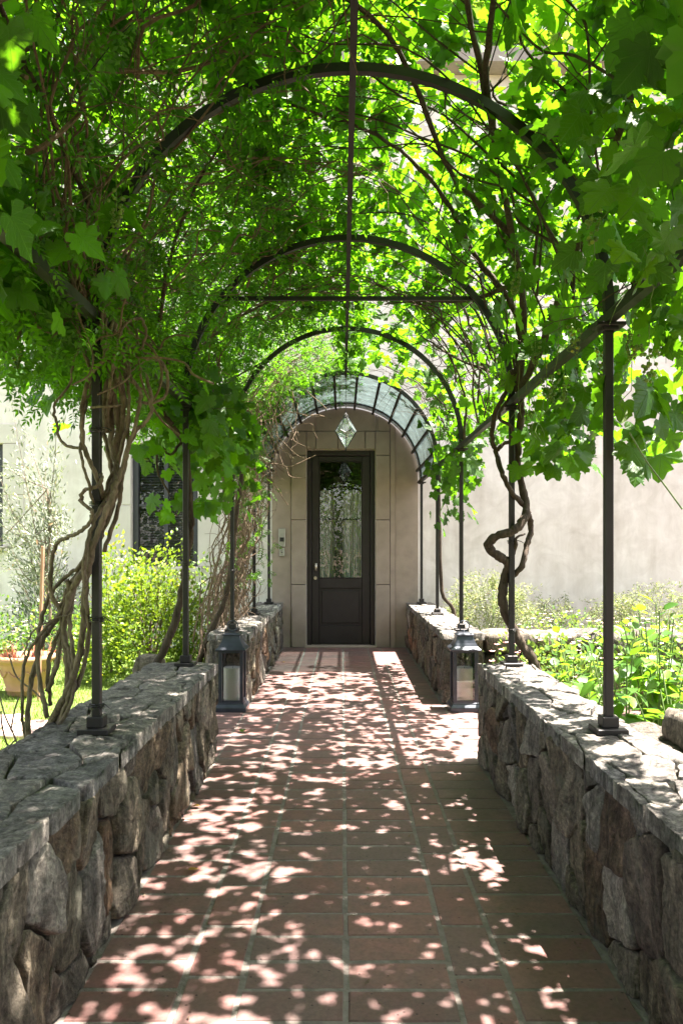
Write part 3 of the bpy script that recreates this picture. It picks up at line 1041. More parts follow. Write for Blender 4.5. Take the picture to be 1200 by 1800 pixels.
rough_block(gw, 1.62, 2.05, 2.64, 3.06, .0, .66, 3)
rough_block(gw, 2.04, 2.5, 2.66, 3.04, .0, .65, 4)
rough_block(gw, 1.14, 1.29, 2.72, 3.12, .0, .40, 5)
rough_block(gw, 1.15, 1.34, 2.80, 3.24, .38, .56, 6)
lw = thing('stone_wall', 'low stone wall branching off behind the pink flowers', 'stone wall', (1.8, 6.5, 0))
for k, (a, b) in enumerate(((1.19, 1.6), (1.59, 1.95), (1.94, 2.4), (2.39, 2.9))):
    rough_block(lw, a, b, 6.36, 6.74, .0, .42 + .02 * k, 11 + k)
    rough_block(lw, a, b + .02, 6.34, 6.76, .42, .60, 21 + k)

# ------------------------------------------------------------------ pergola
perg = thing('pergola', 'dark iron arched pergola over the tiled path, ending in a glass canopy', 'pergola', (AX, 5, 0))
HW = 0.973
VS = lambda y: 0.952 if y < 3 else (0.982 if y < 5 else 1.0)
YP = [1.27, 2.905, 4.56, 6.49, 8.12, 9.74]
YALL = [-1.9, -.3] + YP
for yv in YALL:
    for sx in (-1, 1):
        x = AX + sx * HW
        p = MB().box(x - .016, x + .016, yv - .016, yv + .016, .615, 2.155).build('post', M['iron'], perg, bevel=.003)
        sub_build(MB().box(x - .058, x + .058, yv - .058, yv + .058, .602, .624), 'base_plate', M['iron'], p, perg, bevel=.003)
        sub_build(MB().box(x - .031, x + .031, yv - .031, yv + .031, .6245, .665), 'collar', M['iron'], p, perg, bevel=.003)
        sub_build(MB().box(x - .03, x + .03, yv - .03, yv + .03, 2.128, 2.142).box(x - .055, x + .055, yv - .04, yv + .04, 2.1425, 2.157), 'cap_plate', M['iron'], p, perg, bevel=.002)
    n = 40
    v, f = [], []
    for k in range(n + 1):
        t = math.pi * k / n
        for rr_, yy in ((HW - .016, yv - .015), (HW + .020, yv - .015), (HW + .020, yv + .015), (HW - .016, yv + .015)):
            v.append((AX + rr_ * math.cos(t), yy, AZ + .022 + VS(yv) * rr_ * math.sin(t)))
    for k in range(n):
        for i in range(4):
            j = (i + 1) % 4
            f.append((4 * k + i, 4 * k + j, 4 * k + 4 + j, 4 * k + 4 + i))
    f += [(3, 2, 1, 0), (4 * n, 4 * n + 1, 4 * n + 2, 4 * n + 3)]
    MB().add(v, f).build('arch', M['iron'], perg)
for sx in (-1, 1):
    x = AX + sx * HW
    MB().box(x - .018, x + .018, -2.0, 10.03, 2.1575, 2.1955).build('beam', M['iron'], perg)
rb = MB()
RY = [-2.0] + YP[1:5] 
RY[-1] = 8.14
for a_, b_ in zip(RY[:-1], RY[1:]):
    v = []
    for yy in (a_, b_):
        zz = AZ + HW * VS(yy)
        v += [(AX - .013, yy, zz - .028), (AX + .013, yy, zz - .028), (AX + .013, yy, zz + .002), (AX - .013, yy, zz + .002)]
    rb.add(v, [(0, 1, 5, 4), (1, 2, 6, 5), (2, 3, 7, 6), (3, 0, 4, 7)])
rb.build('ridge_bar', M['iron'], perg)
chord = math.sqrt(HW ** 2 - .62 ** 2)
MB().box(AX - chord, AX + chord, 4.56 + .017, 4.56 + .037, AZ + .615, AZ + .638).build('tie_bar', M['iron'], perg)
for i in range(3):
    t = R([48, 90, 130][i])
for yv0, yv1 in zip(YP[:-2], YP[1:-1]):
    for k in (1, 2):
        yy = yv0 + (yv1 - yv0) * k / 3
        wv = MB()
        wv.tube([(AX + (HW + .03) * math.cos(t), yy, AZ + .02 + (HW + .03) * math.sin(t)) for t in np.linspace(0.1, math.pi - .1, 24)], .0022, 4)
        wv.build('support_wire', M['iron'], perg)
for t in (35, 60, 120, 145):
    MB().tube([(AX + (HW + .028) * math.cos(R(t)), -1.9, AZ + .02 + (HW + .028) * math.sin(R(t))), (AX + (HW + .028) * math.cos(R(t)), 8.1, AZ + .02 + (HW + .028) * math.sin(R(t)))], .0025, 4).build('support_wire', M['iron'], perg)
for sx, yv, zz in ((-1, 2.905, .69), (-1, 2.905, 1.02), (-1, 2.905, 1.46), (-1, 2.905, 1.74), (1, 4.56, .80), (1, 4.56, 1.33), (-1, 4.56, 1.2), (-1, 6.49, 1.1)):
    x = AX + sx * HW
    q = []
    for k in range(26):
        t = k * .75
        q.append((x + .024 * math.cos(t) + .004 * math.sin(k * 2.3), yv + .024 * math.sin(t), zz + k * .0009))
    q += [(x + .05, yv - .03, zz + .015), (x + .065, yv - .03, zz + .005)]
    MB().tube(q, .0024, 4).build('tie_wire', M['black'], perg)
# glass canopy between the last two arches
CY0, CY1 = 8.145, 10.045
ribs = [7.5 + 15 * k for k in range(12)]
for ang in ribs:
    c_, s_ = math.cos(R(ang)), math.sin(R(ang))
    rad_, tan_ = Vector((c_, 0, s_)), Vector((-s_, 0, c_))
    v = []
    for yy in (CY0 - .02, CY1):
        for a_, b_ in ((-.03, -.014), (-.03, .014), (.0, .014), (.0, -.014)):
            q = Vector((AX, yy, AZ + .022)) + rad_ * (HW - .006 + a_) + tan_ * b_
            v.append(q)
    MB().add(v, [(0, 1, 2, 3), (7, 6, 5, 4), (0, 4, 5, 1), (1, 5, 6, 2), (2, 6, 7, 3), (3, 7, 4, 0)]).build('glazing_bar', M['iron'], perg)
bounds = [0] + ribs + [180]
for a0, a1 in zip(bounds[:-1], bounds[1:]):
    v, f = [], []
    m = 4
    for k in range(m + 1):
        t = R(a0 + (a1 - a0) * k / m)
        for rr_ in (HW - .002, HW + .005):
            for yy in (CY0, CY1):
                v.append((AX + rr_ * math.cos(t), yy, AZ + .022 + rr_ * math.sin(t)))
    for k in range(m):
        q = 4 * k
        f += [(q, q + 1, q + 5, q + 4), (q + 2, q + 6, q + 7, q + 3), (q, q + 4, q + 6, q + 2), (q + 1, q + 3, q + 7, q + 5)]
    f += [(0, 2, 3, 1), (4 * m, 4 * m + 1, 4 * m + 3, 4 * m + 2)]
    MB().add(v, f).build('glass_pane', M['canopy_pane'], perg)

# ------------------------------------------------------------------ pendant lantern
py_ = 8.06
pn = thing('pendant_lantern', 'faceted clear glass lantern hanging on a chain in front of the door', 'lantern', (AX, py_, 2.35))
zt_, zb_, zm = 2.735, 2.355, 2.53
ch = MB()
z = AZ + HW - .035
k = 0
while z > zt_ + .01:
    pts = []
    for t in np.linspace(0, 2 * math.pi, 9):
        o_ = (.006 * math.cos(t), .014 * math.sin(t))
        pts.append((AX + (o_[0] if k % 2 else 0), py_ + (0 if k % 2 else o_[0]), z - .012 + o_[1]))
    ch.tube(pts, .0022, 4, False)
    z -= .021; k += 1
ch.build('chain', M['iron'], pn)
MB().lathe((AX, py_, zt_), [(.006, .012), (.010, .0), (.026, -.022), (.034, -.045), (.030, -.047)], 10).build('cap', M['iron'], pn)
top = [Vector((AX + .026 * math.cos(R(60 * i)), py_ + .026 * math.sin(R(60 * i)), zt_ - .04)) for i in range(6)]
mid = [Vector((AX + .112 * math.cos(R(30 * i)), py_ + .112 * math.sin(R(30 * i)), zm + (.018 if i % 2 == 0 else -.012))) for i in range(12)]
bot = Vector((AX, py_, zb_))
edges = MB()
for i in range(6):
    a_, b_, c_ = mid[2 * i], mid[2 * i + 1], mid[(2 * i + 2) % 12]
    MB().add([top[i], a_, b_, c_, top[(i + 1) % 6]], [(0, 1, 2), (0, 2, 4), (4, 2, 3)]).build('glass_facet', M['pendant_pane'], pn)
    MB().add([a_, b_, c_, bot], [(0, 3, 1), (1, 3, 2)]).build('glass_facet', M['pendant_pane'], pn)
    for p_, q_ in ((top[i], a_), (a_, b_), (b_, c_), (b_, bot)):
        edges.tube([p_, q_], .0032, 5)
edges.build('frame', M['iron'], pn)
MB().lathe((AX, py_, zb_), [(.003, -.018), (.010, -.008), (.008, .008)], 8).build('finial', M['iron'], pn)

# ------------------------------------------------------------------ floor lanterns and candles
def lantern(x, y, label, clabel):
    L = thing('candle_lantern', label, 'lantern', (x, y, 0), 'blue grey floor lanterns in the wall gap')
    c = (x, y)
    MB().frust(c, [(.124, .124, .004), (.124, .124, .038), (.104, .104, .062), (.104, .104, .074)]).build('base', M['lantern'], L, bevel=.003)
    for sx in (-1, 1):
        for sy in (-1, 1):
            MB().box(x + sx * .085 - .014, x + sx * .085 + .014, y + sy * .085 - .014, y + sy * .085 + .014, .0745, .4855).build('corner_post', M['lantern'], L, bevel=.002)
    fr_ = MB()
    for zz in (.0745, .4695):
        for s in (-1, 1):
            fr_.box(x - .0705, x + .0705, y + s * .085 - .011, y + s * .085 + .011, zz, zz + .016)
            fr_.box(x + s * .085 - .011, x + s * .085 + .011, y - .0705, y + .0705, zz, zz + .016)
    fr_.build('rail', M['lantern'], L)
    for s in (-1, 1):
        MB().box(x - .070, x + .070, y + s * .085 - .002, y + s * .085 + .002, .091, .469).build('glass_pane', M['lantern_pane'], L)
        MB().box(x + s * .085 - .002, x + s * .085 + .002, y - .070, y + .070, .091, .469).build('glass_pane', M['lantern_pane'], L)
    MB().frust(c, [(.120, .120, .486), (.122, .122, .498), (.098, .098, .520), (.082, .082, .548), (.070, .070, .578), (.064, .064, .604)]).frust(c, [(.070, .070, .6045), (.073, .073, .612), (.050, .050, .626), (.016, .016, .632)]).build('roof', M['lantern'], L, bevel=.002)
    rg = MB()
    rg.tube([(x + .042 * math.cos(t), y, .678 + .042 * math.sin(t)) for t in np.linspace(0, 2 * math.pi, 25)], .0055, 6, False)
    rg.tube([(x, y, .628), (x, y, .642)], .009, 8)
    rg.build('ring_handle', M['lantern'], L, smooth=True)
    prof = [(.003, .0005), (.070, .0), (.0715, .006), (.0705, .12), (.071, .262), (.068, .270), (.060, .266), (.030, .258), (.004, .256)]
    cd = MB().lathe((x, y, .0755), prof, 32).build('candle', M['wax'], None, smooth=True)
    setp(cd, clabel, 'candle', 'pillar candles inside the lanterns')
    cdw = MB().tube([(x, y, .33), (x + .003, y, .348)], .0018, 5)
    wl = Vector(cd.location); WL[cd.name] = wl
    cdw.build('wick', M['black'], cd)
lantern(-.885, 6.17, 'shaded blue grey lantern by the wall below the twig tangle', 'white pillar candle in the shaded lantern on the lawn side')
lantern(.985, 6.17, 'sunlit blue grey lantern with bright roof by the flower side wall', 'white pillar candle in the sunlit lantern with bright roof')

# ------------------------------------------------------------------ vines
rng = np.random.default_rng(7)
def unit(n):
    v = rng.normal(size=(n, 3))
    return v / np.linalg.norm(v, axis=1, keepdims=True)
def nz(P, s, off):
    return np.array([mn.noise(Vector((p[0] * s + off, p[1] * s, p[2] * s))) for p in P])
def shell_field(n, th0, th1, y0, y1, off_m, off_s, size, down=.25, clump=0.0, dens=None, seed=0, off_min=-.05, up=.9, spread=.65):
    th = np.radians(rng.uniform(th0, th1, n)); y = rng.uniform(y0, y1, n)
    off = np.maximum(rng.normal(off_m, off_s, n), off_min + rng.uniform(0, .05, n))
    r = AR + off
    P = np.stack([AX + r * np.cos(th), y, AZ + r * np.sin(th)], 1)
    out_ = np.stack([np.cos(th), np.zeros(n), np.sin(th)], 1)
    if clump:
        v = nz(P, 2.2, seed) + .5 * nz(P, 5.5, seed + 9)
        k = v > rng.uniform(-1, 1, n) * .35 - clump
        P, out_ = P[k], out_[k]
    n = len(P)
    if dens is not None:
        k = rng.uniform(0, 1, n) < dens(P)
        P, out_ = P[k], out_[k]; n = len(P)
    Tip = unit(n) * np.array([1, 1, .5]) + np.array([0, 0, -down])
    N = out_ * .55 + np.array([0, 0, up * .55]) + unit(n) * spread
    S = rng.uniform(size[0], size[1], n)
    return P, Tip, N, S
def box_field(n, x, y, z, size, out_, down=.8, clump=0., seed=0, spread=.6, dens=None):
    P = np.stack([rng.uniform(*x, n), rng.uniform(*y, n), rng.uniform(*z, n)], 1)
    if clump:
        v = nz(P, 2.6, seed) + .5 * nz(P, 6, seed + 9)
        P = P[v > rng.uniform(-1, 1, n) * .3 - clump]
    if dens is not None:
        P = P[rng.uniform(0, 1, len(P)) < dens(P)]
    n = len(P)
    Tip = unit(n) * np.array([1, 1, .5]) + np.array([0, 0, -down])
    N = np.array(out_) + unit(n) * spread
    return P, Tip, N, rng.uniform(size[0], size[1], n)

def shell_pt(th, y, off):
    return Vector((AX + (AR + off) * math.cos(R(th)), y, AZ + (AR + off) * math.sin(R(th))))
def cane(mb, th0, y0, th1, y1, r0, r1, rnd, off=(.0, .1), wob=.07, n=9, sides=5):
    pts = []
    o_ = rnd.uniform(*off)
    for k in range(n + 1):
        t = k / n
        th = th0 + (th1 - th0) * t + rnd.uniform(-4, 4) * (0 < k < n)
        y = y0 + (y1 - y0) * t + rnd.uniform(-wob, wob) * (k > 0)
        o_ = min(max(o_ + rnd.uniform(-.05, .05), off[0]), off[1] + .08)
        pts.append(shell_pt(th, y, o_ if k else 0.02))
    pts = crom(pts, 3)
    m = len(pts)
    mb.tube(pts, [r0 + (r1 - r0) * i / (m - 1) for i in range(m)], sides)
    return pts
def twigs(mb, pts, rnd, n, ln=(.15, .5), r=(.0018, .004)):
    for _ in range(n):
        p = pts[rnd.randrange(2, len(pts))]
        d = Vector((rnd.gauss(0, 1), rnd.gauss(0, 1), rnd.gauss(0, .5))).normalized()
        L = rnd.uniform(*ln)
        q = [p]
        for k in range(4):
            d = (d + Vector((rnd.gauss(0, .35), rnd.gauss(0, .35), rnd.gauss(0, .25)))).normalized()
            q.append(q[-1] + d * L / 4)
        r0 = rnd.uniform(*r)
        mb.tube(q, [r0, r0 * .85, r0 * .7, r0 * .55, r0 * .35], 4, False)
def gnarl(pts, rnd, a):
    return [p + Vector((rnd.uniform(-a, a), rnd.uniform(-a, a), rnd.uniform(-a, a) * .5)) for p in pts]
def stem_px(parent, name, mat, path_, D, r0, r1, rnd, sub=6, sides=8, jit=.004, mb=None):
    """a woody stem through photo points (x, y[, depth]); D is the default depth"""
    pts = [px(p[0], p[1], p[2] if len(p) > 2 else D) for p in path_]
    cs = crom(pts, sub)
    m = len(cs)
    cs = [cs[0]] + gnarl(cs[1:-1], rnd, jit) + [cs[-1]]
    rad = [(r0 + (r1 - r0) * i / (m - 1)) * rnd.uniform(.86, 1.14) for i in range(m)]
    if mb is not None:
        mb.tube(cs, rad, sides)
    else:
        MB().tube(cs, rad, sides).build(name, mat, parent, smooth=True)
    return cs

# --- grape vine on the second post of the flower side
def c3(x, y): return (760 + .4667 * x, 500 + .4667 * y)
gv = thing('grape_vine', 'grape vine with dark twisting trunk on the flower side post, broad leaves overhead', 'vine', (1.06, 4.6, 0))
rnd = random.Random(21)
D2 = 4.62
root_pt = px(*c3(395, 1460), 4.62); root_pt.z = 0
mainp = [(*c3(400, 1500), 4.70), (*c3(378, 1420), 4.66), (*c3(332, 1352), 4.64), (*c3(285, 1262), 4.62), (*c3(262, 1190), 4.60), (*c3(270, 1100), 4.6), (*c3(284, 1050), 4.58),
         (*c3(245, 1022), 4.56), (*c3(209, 985), 4.55), (*c3(240, 948), 4.52), (*c3(300, 930), 4.50), (*c3(340, 890), 4.52), (*c3(352, 830), 4.58), (*c3(330, 740), 4.62), (*c3(318, 650), 4.6), (*c3(325, 560), 4.56), (*c3(335, 480), 4.54), (*c3(326, 400), 4.5), (*c3(300, 320), 4.45)]
stem_px(gv, 'trunk', M['bark'], mainp, D2, .031, .020, rnd, 6, 9, .005)
MB().tube(crom([root_pt, root_pt + Vector((-.02, 0, .28)), px(*c3(400, 1500), 4.70)]), [.045] * 6 + [.04] * 6 + [.031], 8).build('trunk', M['bark'], gv, smooth=True)
stem_px(gv, 'stem', M['bark'], [c3(284, 1120), (*c3(335, 1060), 4.55), c3(354, 980), (*c3(372, 920), 4.66), c3(362, 870), (*c3(350, 838), 4.6), (*c3(300, 785), 4.52), (*c3(265, 720), 4.5), c3(240, 640), c3(224, 580), (*c3(235, 480), 4.55), (*c3(275, 410), 4.5), (*c3(300, 340), 4.5)], D2, .019, .013, rnd, 6, 7, .005)
stem_px(gv, 'stem', M['bark'], [c3(290, 1040), (*c3(311, 990), 4.55), (*c3(318, 952), 4.55), c3(346, 940)], D2, .014, .006, rnd, 4, 6, .004)
stem_px(gv, 'stem', M['bark'], [c3(243, 625), c3(268, 598), (*c3(292, 590), 4.55), (*c3(300, 540), 4.5), (*c3(250, 500), 4.5), (*c3(290, 420), 4.5)], D2, .013, .009, rnd, 4, 6, .004)
main_cane = MB()
cane_pts = []
def shell_path(parent, pts3, r0, r1, name='branch', mat='bark', rnd_=None, sides=7):
    rr_ = rnd_ or rnd
    cs = crom([shell_pt(*p) for p in pts3], 6)
    cs = [cs[0]] + gnarl(cs[1:-1], rr_, .008) + [cs[-1]]
    m = len(cs)
    MB().tube(cs, [(r0 + (r1 - r0) * i / (m - 1)) * rr_.uniform(.85, 1.15) for i in range(m)], sides).build(name, M[mat], parent, smooth=True)
    return cs
tw = MB()
gpaths = [[(2, 4.5, .03), (22, 4.15, .05), (40, 3.75, .06), (56, 3.2, .08), (68, 2.6, .07), (78, 1.9, .1), (84, 1.0, .1)],
          [(3, 4.5, .02), (25, 4.35, .08), (46, 4.25, .05), (62, 3.9, .06), (80, 3.6, .08), (104, 3.3, .1)],
          [(56, 3.2, .08), (62, 2.7, .03), (64, 2.2, .07), (60, 1.7, .06), (57, 1.2, .1)],
          [(4, 4.4, .03), (16, 3.8, .08), (26, 3.0, .07), (36, 2.3, .1), (47, 1.7, .08), (52, 1.0, .1)],
          [(30, 4.0, .06), (44, 4.9, .05), (58, 5.4, .06), (74, 5.9, .08)],
          [(4, 4.5, .03), (18, 5.2, .07), (35, 5.9, .06), (55, 6.2, .07)],
          [(40, 3.75, .06), (62, 3.6, .04), (80, 2.9, .05), (100, 2.5, .08), (118, 2.3, .1)],
          [(0, 4.2, .02), (4, 3.5, .1), (6, 2.6, .08), (4, 1.6, .12)]]
for i, p in enumerate(gpaths):
    cs = shell_path(gv, p, .021 if i in (0, 1, 3) else .015, .006)
    twigs(tw, cs, rnd, 16, (.2, .6), (.002, .0045))
for i in range(46):
    y0 = rnd.uniform(.6, 6.2)
    cs = cane(tw, rnd.uniform(0, 30), y0, rnd.uniform(70, 120), y0 + rnd.uniform(-1.0, .6), rnd.uniform(.004, .009), .002, rnd, (-.01, .12), .09)
    twigs(tw, cs, rnd, 6)
tw.build('twig_tangle', M['bark'], gv, kind='stuff')

def left_thin(P):
    th = np.degrees(np.arctan2(P[:, 2] - AZ, P[:, 0] - AX))
    return np.where(th < 108, .68, 1.0)
def right_thin(P):
    # lighter cover over the crown of the arch on the flower side
    th = np.degrees(np.arctan2(P[:, 2] - AZ, P[:, 0] - AX))
    d = np.ones(len(P))
    d = np.where((th > 60) & (th < 100), .62, d)
    near = P[:, 1] < 3.1
    d = np.where(P[:, 0] > 1.34, np.where(near, .4, .10), d)
    d = np.where((th < 34), d * np.where(near, .52, .42), d)
    d = np.where((P[:, 1] > 4.6) & (th < 50), .25, d)
    return d
GL = [shell_field(18500, -3, 118, -1.8, 6.3, .30, .15, (.045, .105), .3, .32, right_thin, 3, off_min=.11),
      shell_field(330, 5, 60, .9, 5.0, -.01, .05, (.06, .12), .9, .1, None, 5, off_min=-.16, up=.3),
      box_field(1300, (1.10, 1.38), (.3, 4.5), (2.0, 2.8), (.06, .125), (.5, -.3, .4), .8, -.08, 4),
      box_field(150, (1.06, 1.40), (2.7, 3.5), (1.64, 2.05), (.09, .15), (.5, -.4, .5), .9, .05, 14, dens=lambda P: (P[:, 2] - 1.5) * 1.6),
      box_field(190, (.55, 1.02), (1.2, 2.05), (1.92, 2.75), (.055, .11), (.4, -.5, .4), .8, .25, 16),
      box_field(130, (1.0, 1.35), (3.4, 4.7), (1.72, 2.1), (.08, .12), (.3, -.5, .4), .9, .1, 15),
      ]
leaves(gv, GL, M['grape_leaf'], GRAPE, rng, 300)
# young grape clusters
def cluster_mesh(seed):
    r = random.Random(seed)
    bm = bmesh.new()
    for i in range(30):
        t = r.uniform(0, 1)
        rad = .032 * (1 - t * .75)
        a = r.uniform(0, 6.28)
        s = r.uniform(.0055, .0085)
        m = Matrix.Translation((rad * math.cos(a), rad * math.sin(a), -.03 - .13 * t)) @ Matrix.Diagonal((s, s, s, 1))
        bmesh.ops.create_icosphere(bm, subdivisions=1, radius=1, matrix=m)
    for k in range(4):
        m = Matrix.Translation((0, 0, .02 - .035 * k)) @ Matrix.Diagonal((.0025, .0025, .022, 1))
        bmesh.ops.create_icosphere(bm, subdivisions=1, radius=1, matrix=m)
    me = bpy.data.meshes.new('grape_cluster')
    bm.to_mesh(me); bm.free()
    me.polygons.foreach_set('use_smooth', [True] * len(me.polygons))
    me.materials.append(M['grape'])
    return me
cms = [cluster_mesh(i) for i in range(3)]
for (x_, y_, D_) in ((1140, 590, 2.4), (1060, 600, 3.1), (960, 650, 3.6), (990, 640, 3.5), (940, 590, 3.7), (875, 585, 4.0), (930, 700, 4.3), (1010, 560, 2.9), (1110, 560, 2.6), (880, 640, 4.2), (860, 690, 4.4), (905, 450, 3.2), (1040, 330, 2.4), (970, 660, 3.9)):
    p = px(x_, y_, D_)
    inst('grape_cluster', cms[rnd.randrange(3)], gv, Matrix.Translation(p) @ Matrix.Rotation(rnd.uniform(0, 6), 4, 'Z') @ Matrix.Scale(rnd.uniform(.8, 1.15), 4))
td = MB()
for _ in range(40):
    p = Vector((rnd.uniform(.75, 1.5), rnd.uniform(2.0, 4.6), rnd.uniform(1.95, 2.5)))
    q = [p]
    for k in range(6):
        q.append(q[-1] + Vector((rnd.gauss(0, .02), rnd.gauss(0, .02), -rnd.uniform(.02, .06))))
    td.tube(crom(q, 2), .0014, 4, False)
td.tube(crom([px(1105, 760, 2.7), px(1135, 810, 2.7), px(1165, 850, 2.72), px(1198, 895, 2.75)]), .003, 5)
td.build('tendril_tangle', M['green_stem'], gv, kind='stuff')

# --- wisteria on the first post of the lawn side
def c2(x, y): return (.4667 * x, 500 + .4667 * y)
wv_ = thing('wisteria_vine', 'wisteria with many twisting pale stems round the lawn side post, fine leaves overhead', 'vine', (-1.16, 3.05, 0))
rnd = random.Random(33)
B = (-1.22, 3.1)
stems = [
    ([(75, 1296, 3.10), (100, 1250, 3.08), (128, 1195, 3.02), (146, 1120, 2.98), (150, 1050, 2.93), (158, 985, 2.86), (176, 925, 2.84), (196, 880, 2.86), (205, 830, 2.92), (196, 770, 2.98), (200, 700, 3.0), (190, 640, 2.92), (180, 580, 2.88), (196, 520, 2.86)], .022, .016),
    ([(92, 1290, 3.12), (120, 1225, 3.08), (118, 1160, 3.05), (112, 1100, 3.04), (126, 1040, 3.02), (150, 1000, 2.98), (170, 960, 2.98), (186, 900, 2.98), (200, 840, 3.0), (212, 780, 2.98), (216, 700, 2.96), (205, 640, 2.95), (190, 590, 2.9), (172, 540, 2.88)], .021, .015),
    ([(52, 1308, 3.14), (50, 1240, 3.12), (62, 1170, 3.1), (78, 1120, 3.08), (104, 1080, 3.05), (118, 1040, 3.03), (142, 1010, 3.0), (165, 975, 2.97), (180, 935, 2.95), (182, 890, 2.93), (172, 840, 2.86), (152, 800, 2.86), (144, 760, 2.88), (148, 700, 2.9), (160, 660, 2.88), (186, 625, 2.84), (200, 560, 2.9)], .017, .012),
    ([(84, 1262, 3.08), (72, 1210, 3.06), (66, 1150, 3.05), (72, 1090, 3.05), (92, 1040, 3.03), (120, 1010, 3.02), (140, 995, 3.0), (168, 950, 2.95)], .014, .012),
    ([(90, 1240, 3.1), (84, 1180, 3.08), (96, 1130, 3.08), (110, 1090, 3.05), (90, 1040, 3.0), (90, 1000, 2.98), (98, 960, 2.96), (118, 945, 2.92), (140, 935, 2.86), (156, 920, 2.84), (162, 900, 2.84), (142, 880, 2.85), (150, 862, 2.86), (170, 855, 2.84), (180, 840, 2.86), (172, 828, 2.95)], .013, .011),
    ([(84, 1215, 3.08), (100, 1170, 3.06), (106, 1130, 3.06), (124, 1060, 3.04), (118, 1020, 3.0)], .017, .016),
    ([(184, 970, 2.95), (206, 900, 2.93), (214, 850, 2.92), (222, 800, 2.94), (238, 760, 2.96), (262, 735, 2.95), (266, 700, 2.96), (256, 660, 2.98), (236, 640, 2.98), (214, 630, 2.95), (200, 610, 2.92), (188, 580, 2.9)], .013, .011),
    ([(160, 716, 2.86), (190, 715, 2.84), (212, 712, 2.88)], .008, .007),
    ([(150, 790, 2.88), (112, 780, 2.9), (98, 740, 2.92), (96, 710, 2.94), (122, 678, 2.94), (128, 640, 2.92), (140, 615, 2.9), (168, 590, 2.88)], .009, .007),
    ([(178, 940, 2.94), (200, 880, 2.98), (196, 820, 3.0), (182, 760, 3.0), (174, 700, 2.98), (160, 650, 2.95), (142, 600, 2.9), (138, 560, 2.88), (150, 520, 2.85)], .015, .011),
    ([(200, 870, 2.9), (218, 810, 2.92), (244, 720, 2.95), (246, 690, 2.95), (230, 660, 2.92), (222, 640, 2.92), (216, 620, 2.92), (232, 610, 2.95), (258, 622, 2.97), (286, 640, 3.0), (296, 670, 3.02), (288, 700, 3.03), (262, 708, 3.02), (240, 706, 3.0)], .012, .010),
    ([(190, 700, 2.9), (200, 640, 2.86), (206, 600, 2.86), (220, 570, 2.86), (248, 560, 2.9), (256, 590, 2.92), (240, 620, 2.94), (224, 615, 2.94), (212, 630, 2.94), (216, 650, 2.95), (228, 664, 2.95)], .010, .008),
    ([(188, 760, 2.98), (186, 700, 2.98), (196, 650, 2.98), (186, 600, 2.96), (194, 550, 2.94), (186, 500, 2.9)], .022, .017),
    ([(200, 800, 2.97), (208, 740, 2.97), (200, 680, 2.97), (206, 620, 2.96), (202, 560, 2.95)], .019, .014),
    ([(40, 1180, 3.02), (46, 1140, 3.02), (60, 1110, 3.0), (96, 1088, 2.98), (130, 1078, 2.97)], .006, .004),
]
for p, r0, r1 in stems:
    stem_px(wv_, 'stem', M['bark_grey'], p, 3, r0 * .68, r1 * .6, rnd, 6, 8, .004)
for k_ in range(5):
    p, r0, r1 = stems[(0, 1, 2, 12, 1, 9, 2, 6, 13)[k_]]
    a_, b_ = rnd.uniform(-1, 1), rnd.uniform(-1, 1)
    p2 = [(q[0] + 13 * math.sin(i * .8 + a_ * 3) * min(1, i / 2) + 6 * a_, q[1], q[2] + .05 * math.sin(i * .9 + b_ * 3)) for i, q in enumerate(p)]
    stem_px(wv_, 'stem', M['bark_grey'], p2, 3, r0 * rnd.uniform(.32, .5), r1 * .4, rnd, 6, 7, .004)
for x_, y_ in ((75, 1296), (92, 1290), (52, 1308)):
    q = px(x_, y_, 3.12)
    MB().tube([Vector((q.x, q.y, -.02)), Vector((q.x, q.y, .2)), q + Vector((0, -.01, .01))], [.03, .026, .022], 8).build('trunk', M['bark_grey'], wv_, smooth=True)
tw = MB()
# fan of canes over the arch
for i in range(44):
    y0 = 2.95 + rnd.gauss(0, .12)
    y1 = y0 + rnd.uniform(-2.2, 2.6)
    cs = cane(tw, 180 + rnd.uniform(-6, 4), y0, rnd.uniform(60, 140), y1, rnd.uniform(.003, .008), .0018, rnd, (.0, .24), .08, 10)
    twigs(tw, cs, rnd, 7, (.2, .6), (.0018, .004))
for i in range(30):
    y0 = rnd.uniform(.8, 6)
    cs = cane(tw, rnd.uniform(120, 170), y0, rnd.uniform(70, 110), y0 + rnd.uniform(-1.4, 1.4), rnd.uniform(.004, .009), .002, rnd, (-.03, .14), .1)
    twigs(tw, cs, rnd, 5)
for i in range(14):   # hanging loops near the post head
    p = shell_pt(178 + rnd.uniform(-14, 6), 2.95 + rnd.gauss(0, .25), rnd.uniform(-.05, .1))
    q = [p]
    d = Vector((rnd.gauss(0, .6), rnd.gauss(0, .6), -1)).normalized()
    for k in range(7):
        d = (d + Vector((rnd.gauss(0, .45), rnd.gauss(0, .45), rnd.gauss(0, .35)))).normalized()
        q.append(q[-1] + d * .09)
    tw.tube(crom(q, 3), rnd.uniform(.003, .006), 5)
tw.build('twig_tangle', M['twig'], wv_, kind='stuff')
WL_ = [shell_field(8800, 82, 184, -1.8, 6.4, .28, .15, (.13, .21), .3, .35, left_thin, 21, off_min=.10),
       shell_field(1500, 98, 182, .8, 6.0, -.0, .06, (.08, .14), .7, .1, None, 25, off_min=-.14, up=.3),
       box_field(420, (-1.25, -.78), (2.3, 3.6), (1.98, 2.5), (.08, .14), (.3, -.4, .4), .8, .3, 28),
      box_field(260, (-1.45, -.9), (2.2, 3.9), (1.9, 2.35), (.09, .15), (-.3, -.3, .5), .8, .1, 23)]
leaves(wv_, WL_, M['wisteria_leaf'], PINN, rng, 260, 'leaf_spray')

